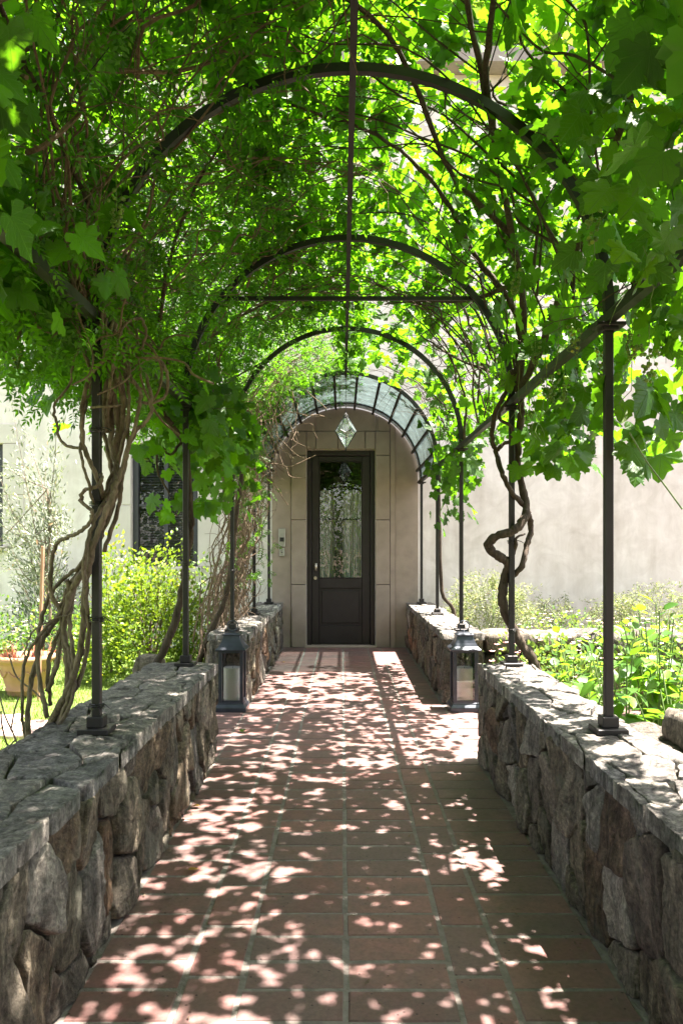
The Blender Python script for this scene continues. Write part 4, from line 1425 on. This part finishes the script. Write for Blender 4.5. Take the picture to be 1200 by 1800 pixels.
# --- grape vine from the second lawn side post
gv2 = thing('grape_vine', 'grape vine on one thin dark trunk rising beside the round yellow green shrub', 'vine', (-1.2, 4.65, 0))
rnd = random.Random(44)
q = px(*c2(585, 1440), 4.75)
stem_px(gv2, 'trunk', M['bark'], [(*c2(560, 1500), 4.85), (*c2(585, 1440), 4.78), (*c2(640, 1330), 4.74), (*c2(680, 1180), 4.7), (*c2(702, 1050), 4.66), (*c2(715, 950), 4.62), (*c2(719, 870), 4.6), (*c2(710, 700), 4.62), (*c2(690, 590), 4.6), (*c2(640, 520), 4.5), (*c2(598, 450), 4.4)], 4.7, .026, .014, rnd, 6, 8, .006)
p0 = px(*c2(560, 1500), 4.85)
MB().tube([Vector((p0.x - .05, p0.y + .05, -.02)), (p0 + Vector((-.03, .03, -.15))), p0], [.036, .03, .026], 8).build('trunk', M['bark'], gv2, smooth=True)
stem_px(gv2, 'stem', M['bark'], [(*c2(690, 590), 4.6), (*c2(640, 640), 4.55), (*c2(600, 600), 4.5), (*c2(596, 700), 4.5), (*c2(640, 790), 4.55)], 4.6, .009, .005, rnd, 5, 6, .005)
tw = MB()
for p in ([(180, 4.5, .02), (160, 4.8, .05), (140, 5.2, .06), (115, 5.5, .08), (95, 5.6, .1)], [(180, 4.5, .02), (165, 4.0, .05), (145, 3.6, .04), (120, 3.2, .06)], [(181, 4.6, .02), (170, 5.4, .06), (150, 6.2, .06), (125, 6.8, .08)],
          [(178, 4.4, .03), (170, 3.8, .05), (160, 3.1, .08), (150, 2.0, .1), (140, 1.0, .1)]):
    cs = shell_path(gv2, p, .014, .005)
    twigs(tw, cs, rnd, 14)
tw.build('twig_tangle', M['bark'], gv2, kind='stuff')
def hang(P):
    # hanging skirt, longer towards the posts
    k = (P[:, 2] - 1.42) / .5
    post = np.exp(-((P[:, 1] - 4.75) / .45) ** 2) + .8 * np.exp(-((P[:, 1] - 6.4) / .5) ** 2)
    return np.clip(k * .6 + (post - .75) * .9, 0, 1)
G2 = [shell_field(3000, 88, 186, -1.8, 6.6, .28, .14, (.065, .12), .35, .2, None, 51, off_min=.10),
      box_field(1500, (-1.2, -.72), (4.15, 7.2), (1.5, 2.5), (.075, .13), (.4, -.4, .4), .9, .15, 52, dens=hang),
      box_field(900, (-1.75, -1.0), (.9, 4.2), (2.1, 2.85), (.08, .15), (-.3, -.4, .5), .8, .1, 53),
      box_field(22, (-.95, -.55), (.9, 1.7), (1.95, 2.35), (.07, .11), (.3, -.4, .4), .9, .4, 54),
      box_field(50, (-1.05, -.7), (1.2, 2.6), (2.05, 2.75), (.06, .11), (.3, -.4, .3), .9, .4, 55)]
leaves(gv2, G2, M['grape_leaf'], GRAPE, rng, 300)
for (x_, y_, D_) in ((205, 320, 2.2), (30, 590, 3.0), (375, 800, 5.0), (330, 760, 4.7)):
    inst('grape_cluster', cms[rnd.randrange(3)], gv2, Matrix.Translation(px(x_, y_, D_)) @ Matrix.Scale(.85, 4))

# --- dry tangled climber by the door, lawn side
dc = thing('climbing_vine', 'dense dry twiggy climber arching over the glass canopy beside the door', 'vine', (-1.0, 7.4, 0))
rnd = random.Random(55)
stem_px(dc, 'trunk', M['bark'], [(*c2(750, 1420), 6.75), (*c2(792, 1310), 6.7), (*c2(850, 1180), 6.65), (*c2(880, 980), 6.6), (*c2(890, 860), 6.6), (430, 800, 6.7), (440, 740, 6.8)], 6.7, .030, .016, rnd, 6, 8, .007)
p0 = px(*c2(750, 1420), 6.75)
MB().tube([Vector((p0.x - .05, p0.y, -.02)), p0], [.04, .03], 8).build('trunk', M['bark'], dc, smooth=True)
tw = MB()
for i in range(95):
    yb = rnd.uniform(6.5, 8.5)
    p = Vector((rnd.uniform(-1.3, -1.08), yb, rnd.uniform(.0, .5)))
    q = [p]
    tgt = Vector((rnd.uniform(-1.0, -.78), min(8.7, yb + rnd.uniform(-.2, .9)), rnd.uniform(1.9, 2.5)))
    for k in range(1, 8):
        t = k / 7
        b_ = p.lerp(tgt, t)
        q.append(b_ + Vector((rnd.gauss(0, .07), rnd.gauss(0, .07), rnd.gauss(0, .05))))
    cs = crom(q, 3)
    r0 = rnd.choice([.003, .004, .005, .007, .011])
    tw.tube(cs, [r0 * (1 - .5 * j / len(cs)) for j in range(len(cs))], 5)
    twigs(tw, cs, rnd, 3, (.1, .35), (.0015, .003))
for i in range(90):
    y0 = rnd.uniform(6.9, 8.6)
    cs = cane(tw, 178 + rnd.uniform(-25, 4), y0, rnd.uniform(75, 140), y0 + rnd.uniform(-.5, .6), rnd.uniform(.003, .007), .0018, rnd, (.03, .22), .07)
    twigs(tw, cs, rnd, 5, (.1, .35), (.0015, .003))
for i in range(60):
    p = shell_pt(rnd.uniform(125, 182), rnd.uniform(7.0, 8.05), rnd.uniform(-.12, .05))
    q = [p]
    d = Vector((rnd.gauss(.1, .5), rnd.gauss(0, .4), -.9)).normalized()
    for k in range(7):
        d = (d + Vector((rnd.gauss(0, .4), rnd.gauss(0, .3), rnd.gauss(-.1, .35)))).normalized()
        q.append(q[-1] + d * .1)
    tw.tube(crom(q, 3), rnd.uniform(.002, .005), 4)
tw.build('twig_tangle', M['twig'], dc, kind='stuff')
CL = [shell_field(2600, 80, 182, 6.4, 8.9, .17, .10, (.09, .16), .3, .2, None, 61, off_min=.03),
      shell_field(420, 100, 182, 6.9, 8.08, -.03, .06, (.06, .11), .5, .2, None, 63, off_min=-.16, up=.3),
      shell_field(1700, 82, 182, 7.9, 9.9, .09, .05, (.07, .13), .3, .3, None, 64, off_min=.03),
      box_field(220, (-1.1, -.72), (6.7, 8.3), (.95, 2.3), (.07, .13), (.4, -.4, .4), .5, .0, 62)]
leaves(dc, CL, M['wisteria_leaf'], PINN, rng, 200, 'leaf_spray')

# --- grape vine hanging by the canopy, flower side
gv3 = thing('grape_vine', 'grape vine hanging in a pale green curtain beside the glass canopy', 'vine', (1.2, 6.6, 0))
rnd = random.Random(66)
sp = [Vector((1.24, 8.28, -.02)), Vector((1.22, 8.26, .58)), Vector((1.07, 8.18, .85)), Vector((1.045, 8.17, 1.5)), Vector((1.03, 8.14, 2.2))]
cs = crom(sp, 5)
MB().tube(gnarl(cs, rnd, .006), [.024 - .0004 * i for i in range(len(cs))], 8).build('trunk', M['bark'], gv3, smooth=True)
tw = MB()
for p in ([(0, 6.5, .02), (15, 6.9, .06), (35, 7.3, .05), (55, 7.6, .06), (75, 7.8, .1)], [(0, 6.5, .02), (20, 6.3, .06), (40, 6.0, .05), (65, 5.8, .08)], [(1, 6.5, .02), (4, 7.1, .1), (3, 7.8, .12), (2, 8.6, .12)]):
    cs = shell_path(gv3, p, .013, .004)
    twigs(tw, cs, rnd, 14, (.2, .5))
for i in range(16):
    y0 = rnd.uniform(6.4, 8.0)
    cs = cane(tw, rnd.uniform(2, 30), y0, rnd.uniform(50, 95), y0 + rnd.uniform(-.5, .5), .004, .0015, rnd, (.0, .15), .08)
    twigs(tw, cs, rnd, 4)
tw.build('twig_tangle', M['bark'], gv3, kind='stuff')
def hang3(P):
    k = (P[:, 2] - 1.45) / .6
    post = np.exp(-((P[:, 1] - 6.9) / .5) ** 2) + .9 * np.exp(-((P[:, 1] - 8.0) / .35) ** 2)
    return np.clip(k * .7 + (post - .8) * .6, 0, 1)
G3 = [shell_field(420, 2, 62, 5.9, 8.6, .18, .11, (.075, .13), .45, .12, None, 71),
      shell_field(220, 60, 95, 5.9, 8.0, .12, .1, (.075, .13), .45, .1, None, 72),
      box_field(620, (.93, 1.26), (6.3, 8.7), (1.45, 2.3), (.07, .12), (.4, -.4, .4), .9, .15, 73, dens=hang3)]
leaves(gv3, G3, M['grape_leaf'], GRAPE, rng, 300)

# ------------------------------------------------------------------ garden plants
def mound(name, label, cat, c, rad, h, n, size, mat, variants, stems=14, smat='bark', group=None, z0=.05, flat=.6, flowers=None, seed=0, n_parts=0):
    t = thing(name, label, cat, (c[0], c[1], 0), group)
    r = random.Random(seed)
    d = unit(n)
    d[:, 2] = np.abs(d[:, 2])
    rr_ = rng.uniform(.35, 1.0, n) ** .6
    nn = np.array([mn.noise(Vector((a[0] * 2.5 + seed, a[1] * 2.5, a[2] * 2.5))) for a in d])
    rr_ = rr_ * (1 + .35 * nn)
    P = np.stack([c[0] + d[:, 0] * rr_ * rad, c[1] + d[:, 1] * rr_ * rad, z0 + d[:, 2] * rr_ * (h - z0)], 1)
    N = d * .5 + np.array([0, 0, flat]) + unit(n) * .55
    Tip = d * .7 + unit(n) * .6 + np.array([0, 0, .25])
    S = rng.uniform(size[0], size[1], n)
    leaves(t, [(P, Tip, N, S)], M[mat], variants, rng, n_parts)
    if stems:
        mb = MB()
        for i in range(stems):
            a = r.uniform(0, 6.28); e = r.uniform(.25, .95)
            q = [Vector((c[0] + .08 * math.cos(a), c[1] + .08 * math.sin(a), -.02))]
            for k in range(1, 5):
                tt = k / 4
                q.append(Vector((c[0] + math.cos(a) * rad * e * tt, c[1] + math.sin(a) * rad * e * tt, h * .9 * tt * (1.1 - .4 * e))) + Vector((r.gauss(0, .02), r.gauss(0, .02), 0)))
            mb.tube(crom(q, 2), [.008] * 3 + [.006] * 3 + [.004] * 3, 5)
        mb.build('stem_cluster', M[smat], t, kind='stuff')
    if flowers:
        k, s, fm = flowers
        d = unit(k); d[:, 2] = np.abs(d[:, 2]) + .3
        d /= np.linalg.norm(d, axis=1, keepdims=True)
        P = np.stack([c[0] + d[:, 0] * rad, c[1] + d[:, 1] * rad, z0 + d[:, 2] * (h - z0) * 1.03], 1)
        mb = MB()
        for p in P:
            for j in range(5):
                a = j * 1.2566 + p[0] * 40
                u = Vector((math.cos(a), math.sin(a), .4)); v = Vector((-math.sin(a), math.cos(a), 0)) * .45
                p_ = Vector(p)
                mb.add([p_, p_ + (u * .6 + v) * s, p_ + u * s, p_ + (u * .6 - v) * s], [(0, 1, 2, 3)])
        mb.build('blossom_cluster', M[fm], t, kind='stuff')
    return t

mound('shrub', 'rounded yellow green shrub on the lawn under the window', 'shrub', (-1.98, 7.75), .66, 1.30, 6500, (.032, .058), 'shrub_yellow', OVATE, 26, 'twig', seed=1, flat=.8, n_parts=60)
mound('shrub', 'upright yellow green top growth just left of the window frame', 'shrub', (-2.45, 8.2), .34, 1.42, 900, (.035, .06), 'shrub_yellow', OVATE, 8, 'twig', seed=2)
mound('shrub', 'mid green shrub with purple tips between the window and the twig tangle', 'shrub', (-1.62, 8.9), .45, 1.15, 900, (.04, .07), 'shrub_green', OVATE, 10, 'twig', seed=3)
HEDGE = 'low pale green hedge plants behind the lawn'
for i, (lab, x_, y_, rr_, hh) in enumerate((
        ('low pale green hedge plant directly behind the terracotta pot', -4.2, 8.7, .55, .78),
        ('low pale green hedge plant between the pot and the round yellow shrub', -3.25, 8.8, .55, .72),
        ('low pale green hedge plant tucked behind the round yellow shrub', -2.9, 9.2, .42, .62),
        ('low pale green hedge plant at the outer end of the row', -5.1, 8.6, .6, .8))):
    mound('hedge_plant', lab, 'shrub', (x_, y_), rr_, hh, 1100, (.035, .06), 'shrub_green', OVATE, 6, 'twig', HEDGE, seed=5 + i, flowers=(24, .018, 'flower'))
mound('rosemary_bush', 'dark grey green bushy rosemary against the plaster wall behind the stake', 'shrub', (-3.75, 9.65), .48, 1.32, 1700, (.05, .085), 'rosemary', OVATE_NARROW, 10, 'twig', seed=12, flat=.2)

# pot, olive tree, stake
POT = (-2.86, 6.9)
pot = thing('terracotta_pot', 'large rimmed terracotta pot standing on the lawn', 'pot', (*POT, 0))
MB().lathe((*POT, 0), [(.148, -.01), (.155, .0), (.16, .03), (.172, .035), (.172, .05), (.165, .055), (.185, .12), (.212, .24), (.222, .275), (.226, .28), (.25, .295), (.262, .31), (.262, .335), (.25, .345), (.215, .345), (.205, .30), (.02, .29)], 40).build('body', M['terracotta'], pot, smooth=True)
MB().lathe((*POT, 0), [(.02, .295), (.205, .300), (.206, .304), (.02, .315)], 24).build('soil', M['soil'], pot)
sw = MB()
for i in range(8):
    a = i * math.pi / 4
    q = [Vector((POT[0] + (.195 + .012 * math.sin(t)) * math.cos(a + (t - 1.57) * .22), POT[1] + (.195 + .012 * math.sin(t)) * math.sin(a + (t - 1.57) * .22), .215 - .05 * math.sin(t))) for t in np.linspace(0, math.pi, 9)]
    q = [Vector((POT[0], POT[1], p.z)) + (Vector((p.x - POT[0], p.y - POT[1], 0)).normalized() * (.165 + .165 * p.z + .008)) for p in q]
    sw.tube(q, .009, 6)
sw.build('garland_relief', M['terracotta'], pot, smooth=True)
ol = thing('olive_tree', 'young silvery olive tree with airy crown growing in the terracotta pot', 'tree', (*POT, .3))
rnd = random.Random(77)
tr = crom([Vector((POT[0] + .05, POT[1], .29)), px(88, 1090, 6.9), px(82, 1020, 6.9), px(88, 940, 6.9), px(84, 860, 6.88)], 5)
MB().tube(tr, [.016 - .0004 * i for i in range(len(tr))], 7).build('trunk', M['bark_grey'], ol, smooth=True)
lim = MB()
LP, LT = [], []
tips = [(100, 735), (84, 790), (22, 715), (45, 760), (10, 820), (-20, 780), (102, 820), (60, 850), (112, 900), (20, 900), (-40, 880), (70, 930), (104, 960), (30, 980), (0, 1000), (60, 1010), (-30, 960), (95, 860), (40, 830), (118, 930), (15, 950), (-60, 1000), (75, 890), (50, 950), (6, 870)]
for tx_, ty_ in tips:
    s0 = tr[rnd.randrange(6, len(tr))]
    e = px(tx_, ty_, 6.9 + rnd.uniform(-.35, .35))
    m_ = s0.lerp(e, .5) + Vector((rnd.gauss(0, .04), rnd.gauss(0, .04), rnd.uniform(-.1, .02)))
    cs = crom([s0, m_, e], 6)
    lim.tube(cs, [.006 - .0004 * i for i in range(len(cs))], 5)
    for k in range(3, len(cs)):
        for _ in range(9):
            LP.append(cs[k] + Vector((rnd.gauss(0, .05), rnd.gauss(0, .05), rnd.gauss(0, .05))))
            LT.append((cs[k] - cs[k - 1]).normalized() + Vector((rnd.gauss(0, .6), rnd.gauss(0, .6), rnd.gauss(0, .5))))
lim.build('limb', M['bark_grey'], ol)
LP, LT = np.array(LP), np.array(LT)
leaves(ol, [(LP, LT, unit(len(LP)), rng.uniform(.04, .065, len(LP)))], M['olive_leaf'], OVATE_NARROW, rng, 0)
a_, b_ = px(165 * .4667 - 1, 960, 6.62), px(148 * .4667, 1175, 6.62)
sk = MB().tube([Vector((b_.x - .004, b_.y, -.02)), a_], .017, 4).build('garden_stake', M['stake'], None, bevel=.002)
setp(sk, 'orange brown wooden stake standing on the lawn by the olive tree', 'stake')
rp = thing('red_twig_plant', 'spiky coral red twigs growing round the rim of the terracotta pot', 'plant', (POT[0], POT[1], .3))
mb = MB()
for i in range(46):
    a = rnd.uniform(0, 6.28)
    s0 = Vector((POT[0] + .17 * math.cos(a), POT[1] + .17 * math.sin(a), .30))
    d = Vector((math.cos(a) * .5 + rnd.gauss(0, .4), math.sin(a) * .5 + rnd.gauss(0, .4), rnd.uniform(.3, 1.1))).normalized()
    L = rnd.uniform(.08, .2)
    mb.tube([s0, s0 + d * L * .6, s0 + d * L + Vector((0, 0, .02))], [.004, .003, .001], 4)
mb.build('twig_cluster', M['red_stem'], rp, kind='stuff')
sp_ = thing('bare_shrub', 'thin bare twiggy shrub with pale buds behind the near lawn wall', 'shrub', (-1.36, 3.1, 0))
mb = MB()
for p in ([(40, 1345, 3.1), (28, 1300, 3.1), (10, 1260, 3.1), (0, 1225, 3.12)], [(28, 1300, 3.1), (14, 1310, 3.05), (4, 1275, 3.0), (2, 1250, 3.0)], [(20, 1282, 3.1), (26, 1250, 3.12), (34, 1225, 3.12)], [(86, 1240, 3.15), (60, 1215, 3.2), (30, 1190, 3.2), (16, 1150, 3.2)]):
    q = [px(*k) for k in p]
    mb.tube(crom(q, 4), .0035, 5)
q0 = px(40, 1345, 3.1)
mb.tube([Vector((q0.x, q0.y, 0)), q0], .005, 5)
mb.build('twig_cluster', M['bark_grey'], sp_, kind='stuff')
gr = rough_block(None, -1.32, -1.12, 4.76, 4.94, -.02, .625, 41, 'boulder')
setp(gr, 'pale grey pointed rock rising behind the lawn wall beside the post', 'rock')
for k, (x_, y_, lab) in enumerate(((-2.12, 5.5, 'pinkish flagstone in the grass nearest the paved gap'), (-2.75, 5.75, 'pinkish flagstone in the grass in front of the terracotta pot'))):
    o_ = rough_block(None, x_ - .3, x_ + .3, y_ - .22, y_ + .22, -.05, .022, 60 + k, 'flagstone')
    o_.data.materials[0] = M['pink_stone']
    setp(o_, lab, 'stepping stone', 'flagstones in the lawn')

# grass blades
n = 60000
P = np.stack([rng.uniform(-6.5, -1.2, n), rng.uniform(2.2, 10.0, n), np.zeros(n) - .015], 1)
P[:, 2] += np.array([.025 * mn.noise(Vector((p[0] * .6 + 3, p[1] * .6, 0))) for p in P])
k = ~((P[:, 1] > 4.55) & (P[:, 1] < 6.4) & (P[:, 0] > -1.75))
P = P[k]; n = len(P)
Tip = unit(n) * .55 + np.array([0, 0, 1.0])
V, T = scatter([(np.array([(-.07, 0, 0), (.07, 0, 0), (0, 1, 0)]), np.array([(0, 1, 2)]))], P, frames(Tip, unit(n)), rng.uniform(.03, .065, n), rng)
fast_mesh('grass', V, T, M['grass'], None, kind='stuff')
setp(bpy.data.objects['grass'], 'short bright green lawn grass behind the stone wall', 'grass')

# broad leafed plants on the flower side
BL = 'broad leafed plants behind the sunlit wall'
rnd = random.Random(88)
bm_meshes = [to_mesh('leaf', v, M['broad_leaf']) for v in OVATE_WIDE]
spots = [(1.34, 4.45, .66, 'broad leafed plant at the foot of the twisting grape trunk'),
         (1.50, 4.05, .80, 'broad leafed plant just behind the wall between the two posts'),
         (1.85, 4.45, .98, 'tallest broad leafed plant rising behind the near post'),
         (1.62, 3.62, .72, 'broad leafed plant leaning over the wall beside the near post foot'),
         (2.02, 3.85, .80, 'broad leafed plant on the outer side of the near post'),
         (2.42, 4.5, .84, 'broad leafed plant at the outer back corner of the bed'),
         (1.55, 5.0, .78, 'broad leafed plant at the back of the bed beside the pink flowers'),
         (2.15, 5.2, .88, 'broad leafed plant at the back of the bed below the plain plaster'),
         (2.02, 3.35, .62, 'broad leafed plant beside the stepped stone wall end'),
         (1.50, 3.30, .52, 'small broad leafed plant between wall top and stepped stone')]
for x_, y_, h_, lab in spots:
    t = thing('broadleaf_plant', lab, 'plant', (x_, y_, 0), BL)
    mb = MB()
    for s_ in range(9):
        a = rnd.uniform(0, 6.28)
        lean = rnd.uniform(.08, .26)
        hh = h_ * rnd.uniform(.75, 1.0)
        st = crom([Vector((x_ + .05 * math.cos(a), y_ + .05 * math.sin(a), -.02)), Vector((x_ + lean * .5 * math.cos(a), y_ + lean * .5 * math.sin(a), hh * .5)), Vector((x_ + lean * math.cos(a), y_ + lean * math.sin(a), hh))], 6)
        mb.tube(st, [.006] * 7 + [.004] * 6, 5)
        for k in range(12):
            f_ = .25 + .75 * k / 11
            p = st[min(len(st) - 1, int(f_ * (len(st) - 1)))]
            aa = a + k * 2.4
            tip = Vector((math.cos(aa), math.sin(aa), rnd.uniform(-1.0, .25) + (.9 if k > 8 else 0))).normalized()
            nn = (Vector((0, 0, 1)) + Vector((rnd.gauss(0, .35), rnd.gauss(0, .35), 0)) - tip * .2)
            nn = (nn - tip * nn.dot(tip)).normalized()
            xx = tip.cross(nn)
            s = rnd.uniform(.08, .145) * (.7 if k > 8 else 1)
            q = p + tip * .02
            mw = Matrix([[xx[i] * s, tip[i] * s, nn[i] * s, q[i]] for i in range(3)] + [[0, 0, 0, 1]])
            inst('leaf', bm_meshes[rnd.randrange(4)], t, mw)
    mb.build('stem', M['green_stem'], t)

FC = 'flowering ground shrubs below the plain plaster'
for i, (lab, x_, y_, rr_, hh) in enumerate((
        ('low pale flowering shrub behind the twisting grape trunk', 1.75, 6.05, .5, .62),
        ('low pale flowering shrub in the middle of the bed behind the broad leaves', 2.45, 6.3, .6, .74),
        ('low pale flowering shrub below the wispy shrub at the frame edge', 3.3, 6.4, .65, .68),
        ('low pale flowering shrub at the frame edge beside the broad leaves', 2.75, 5.3, .55, .60),
        ('low pale flowering shrub nearest the house wall', 2.2, 7.6, .7, .66),
        ('low pale flowering shrub in the far outer corner by the house wall', 3.7, 7.7, .8, .62))):
    mound('flowering_shrub', lab, 'shrub', (x_, y_), rr_, hh, 1500, (.03, .055), 'shrub_green', OVATE, 6, 'twig', FC, seed=30 + i, flowers=(60, .02, 'flower'))
rs = mound('rose_bush', 'small bush with pink blossoms beside the sunlit lantern', 'shrub', (1.32, 6.12), .2, .55, 240, (.03, .05), 'shrub_green', OVATE, 5, 'green_stem', seed=41, flowers=(14, .028, 'rose'))
def wispy(label, x0, x1, y_, hmax, n, seed, leafn=6):
    r = random.Random(seed)
    t = thing('wispy_shrub', label, 'shrub', ((x0 + x1) / 2, y_, 0), 'wispy shrubs against the plain plaster')
    mb = MB()
    LP, LT = [], []
    cx = (x0 + x1) / 2
    for i in range(n):
        bx = r.gauss(cx, (x1 - x0) * .16)
        ex = r.uniform(x0, x1)
        hh = hmax * r.uniform(.55, 1) * (1 - .35 * abs(ex - cx) / ((x1 - x0) / 2))
        q = [Vector((bx, y_ + r.gauss(0, .1), -.02)), Vector((bx * .6 + ex * .4, y_ + r.gauss(0, .15), hh * .6)), Vector((bx * .2 + ex * .8, y_ + r.gauss(0, .2), hh * .95)), Vector((ex + r.gauss(0, .05), y_ + r.gauss(0, .2), hh * r.uniform(.75, 1)))]
        cs = crom(q, 5)
        mb.tube(cs, .0022, 4, False)
        for k in range(5, len(cs)):
            for _ in range(leafn):
                LP.append(cs[k] + Vector((r.gauss(0, .035), r.gauss(0, .035), r.gauss(0, .035))))
                LT.append(Vector((r.gauss(0, 1), r.gauss(0, 1), r.gauss(0, .8))))
    mb.build('stem_cluster', M['green_stem'], t, kind='stuff')
    LP, LT = np.array(LP), np.array(LT)
    leaves(t, [(LP, LT, unit(len(LP)), rng.uniform(.025, .05, len(LP)))], M['wispy'], OVATE_NARROW, rng, 0)
wispy('large wispy fern like shrub beside the hanging vine curtain', 1.15, 2.35, 9.2, 1.18, 80, 1)
wispy('loose wispy shrub behind the near post at the frame edge', 3.0, 4.7, 9.5, .95, 70, 2)
wispy('thin wispy shrub in the middle of the plain plaster wall', 2.35, 3.05, 9.7, .92, 26, 3, 4)

# fallen leaves on the path
for k, (x_, y_, m_, lab) in enumerate(((425, 1290, 'grape_leaf', 'single green fallen leaf lying on the tiles near the shaded lantern'), (352, 1421, 'dead_leaf', 'small yellow fallen leaf at the foot of the lawn wall'),
                                       (498, 1165, 'dead_leaf', 'dry yellow leaf lying on the tiles just before the door'), (330, 1535, 'dead_leaf', 'dry brown leaf lying on the outer tiles by the lawn wall'))):
    D_ = EYE * F_PX / (y_ - 965)
    me = to_mesh('fallen_leaf', OVATE_WIDE[k % 4], M[m_])
    o_ = inst('fallen_leaf', me, None, Matrix.Translation(((x_ - 601) * D_ / F_PX, D_, .014)) @ Matrix.Rotation(k * 1.7, 4, 'Z') @ Matrix.Rotation(R(6), 4, 'X') @ Matrix.Scale(.085 if k == 0 else .045, 4))
    setp(o_, lab, 'leaf')

# ------------------------------------------------------------------ trees beyond the house roof and behind the path
def tree_mesh_parts(seed, H=11.0, cr=3.4):
    r = random.Random(seed)
    tb, lb = MB(), MB()
    tb.tube(crom([Vector((0, 0, -.1)), Vector((.1, .05, H * .25)), Vector((0, .1, H * .6))], 5), [.26 - .014 * i for i in range(11)], 9)
    cl = []
    for i in range(26):
        a = r.uniform(0, 6.28); rr_ = cr * math.sqrt(r.uniform(.03, 1)) * .85; z = H * r.uniform(.42, .95)
        e = Vector((rr_ * math.cos(a) * (1.2 - z / H * .7), rr_ * math.sin(a) * (1.2 - z / H * .7), z))
        s0 = Vector((0, 0, H * r.uniform(.25, .55)))
        cs = crom([s0, s0.lerp(e, .5) + Vector((0, 0, -.2)), e], 4)
        lb.tube(cs, [.07 - .006 * k for k in range(len(cs))], 5)
        cl.append(e)
    P = []
    for e in cl:
        m = 420
        P.append(np.array(e) + rng.normal(size=(m, 3)) * np.array([.75, .75, .55]))
    P = np.concatenate(P)
    n = len(P)
    V, T = scatter(DIAM, P, frames(unit(n) + np.array([0, 0, -.3]), unit(n) * .7 + np.array([0, 0, .7])), rng.uniform(.16, .3, n), rng)
    return tb, lb, V, T
tb, lb, V, T = tree_mesh_parts(5)
protos = None
TG = 'tall trees beyond the house and garden'
for i, (x_, y_, s_, lab) in enumerate(((-6.5, 21.5, 1.75, 'tall leafy tree standing behind the house at the window end'), (0.2, 22.5, 1.8, 'tall leafy tree standing straight behind the front door'), (6.6, 21.5, 1.75, 'tall leafy tree standing behind the house beyond the plain plaster'),
                                       (-3.4, 25.5, 2.0, 'taller leafy tree in the second row behind the window end'), (3.4, 25.8, 2.0, 'taller leafy tree in the second row behind the plain plaster'),
                                       (-6.5, -9.0, .9, 'unseen leafy tree added behind the camera for glass reflections, lawn side'), (6.0, -10.0, .9, 'unseen leafy tree added behind the camera for glass reflections, flower side'))):  # these two stand out of view, added for reflections in the glass
    t = thing('leafy_tree', lab, 'tree', (x_, y_, 0), TG)
    if protos is None:
        o1 = tb.build('trunk', M['bark_grey'], t, smooth=True, origin=(0, 0, 0)); o2 = lb.build('limb', M['bark_grey'], t, origin=(0, 0, 0)); o3 = fast_mesh('crown', V, T, M['tree_leaf'], t, kind=None)
        protos = (o1, o2, o3)
        for o_ in protos:
            o_.matrix_basis = Matrix.Rotation(i * 1.3, 4, 'Z') @ Matrix.Scale(s_, 4)
    else:
        for p in protos:
            o_ = p.copy()
            SC.collection.objects.link(o_)
            o_.parent = t
            o_.matrix_basis = Matrix.Rotation(i * 1.3, 4, 'Z') @ Matrix.Scale(s_, 4)

hg = thing('reflection_hedge', 'unseen tall hedge added behind the camera for the door glass to reflect', 'hedge', (0, -8.5, 0))  # unseen backdrop, added so the door glass has foliage to reflect
n = 20000
P = np.stack([rng.uniform(-9, 9, n), rng.uniform(-9.2, -7.8, n), rng.uniform(0, 5.2, n)], 1)
leaves(hg, [(P, unit(n), unit(n) * .8 + np.array([0, .5, .5]), rng.uniform(.14, .24, n))], M['tree_leaf'], DIAM, rng, 0)
mb = MB()
for i in range(24):
    x_ = -8.8 + i * .76
    mb.tube([(x_, -8.5, -.05), (x_ + .1, -8.45, 2.5), (x_, -8.5, 4.8)], [.06, .045, .02], 6)
mb.build('stem_cluster', M['bark_grey'], hg, kind='stuff')

mb = MB()
rl = random.Random(9)
for i in range(260):
    y_ = rl.uniform(1.9, 9.6)
    x_ = rl.choice([rl.uniform(-.74, .80), rl.gauss(-.70, .05), rl.gauss(.78, .05)])
    if not -.76 < x_ < .82: continue
    a, L, wd = rl.uniform(0, 6.28), rl.uniform(.004, .016), rl.uniform(.002, .007)
    c_, s_ = math.cos(a), math.sin(a)
    mb.add([(x_ - c_ * L, y_ - s_ * L, .007), (x_ + s_ * wd, y_ - c_ * wd, .009), (x_ + c_ * L, y_ + s_ * L, .012), (x_ - s_ * wd, y_ + c_ * wd, .008)], [(0, 1, 2, 3)])
o_ = mb.build('leaf_litter', M['twig'], None, kind='stuff')
setp(o_, 'tiny dry leaf and twig scraps scattered over the tiles', 'litter')
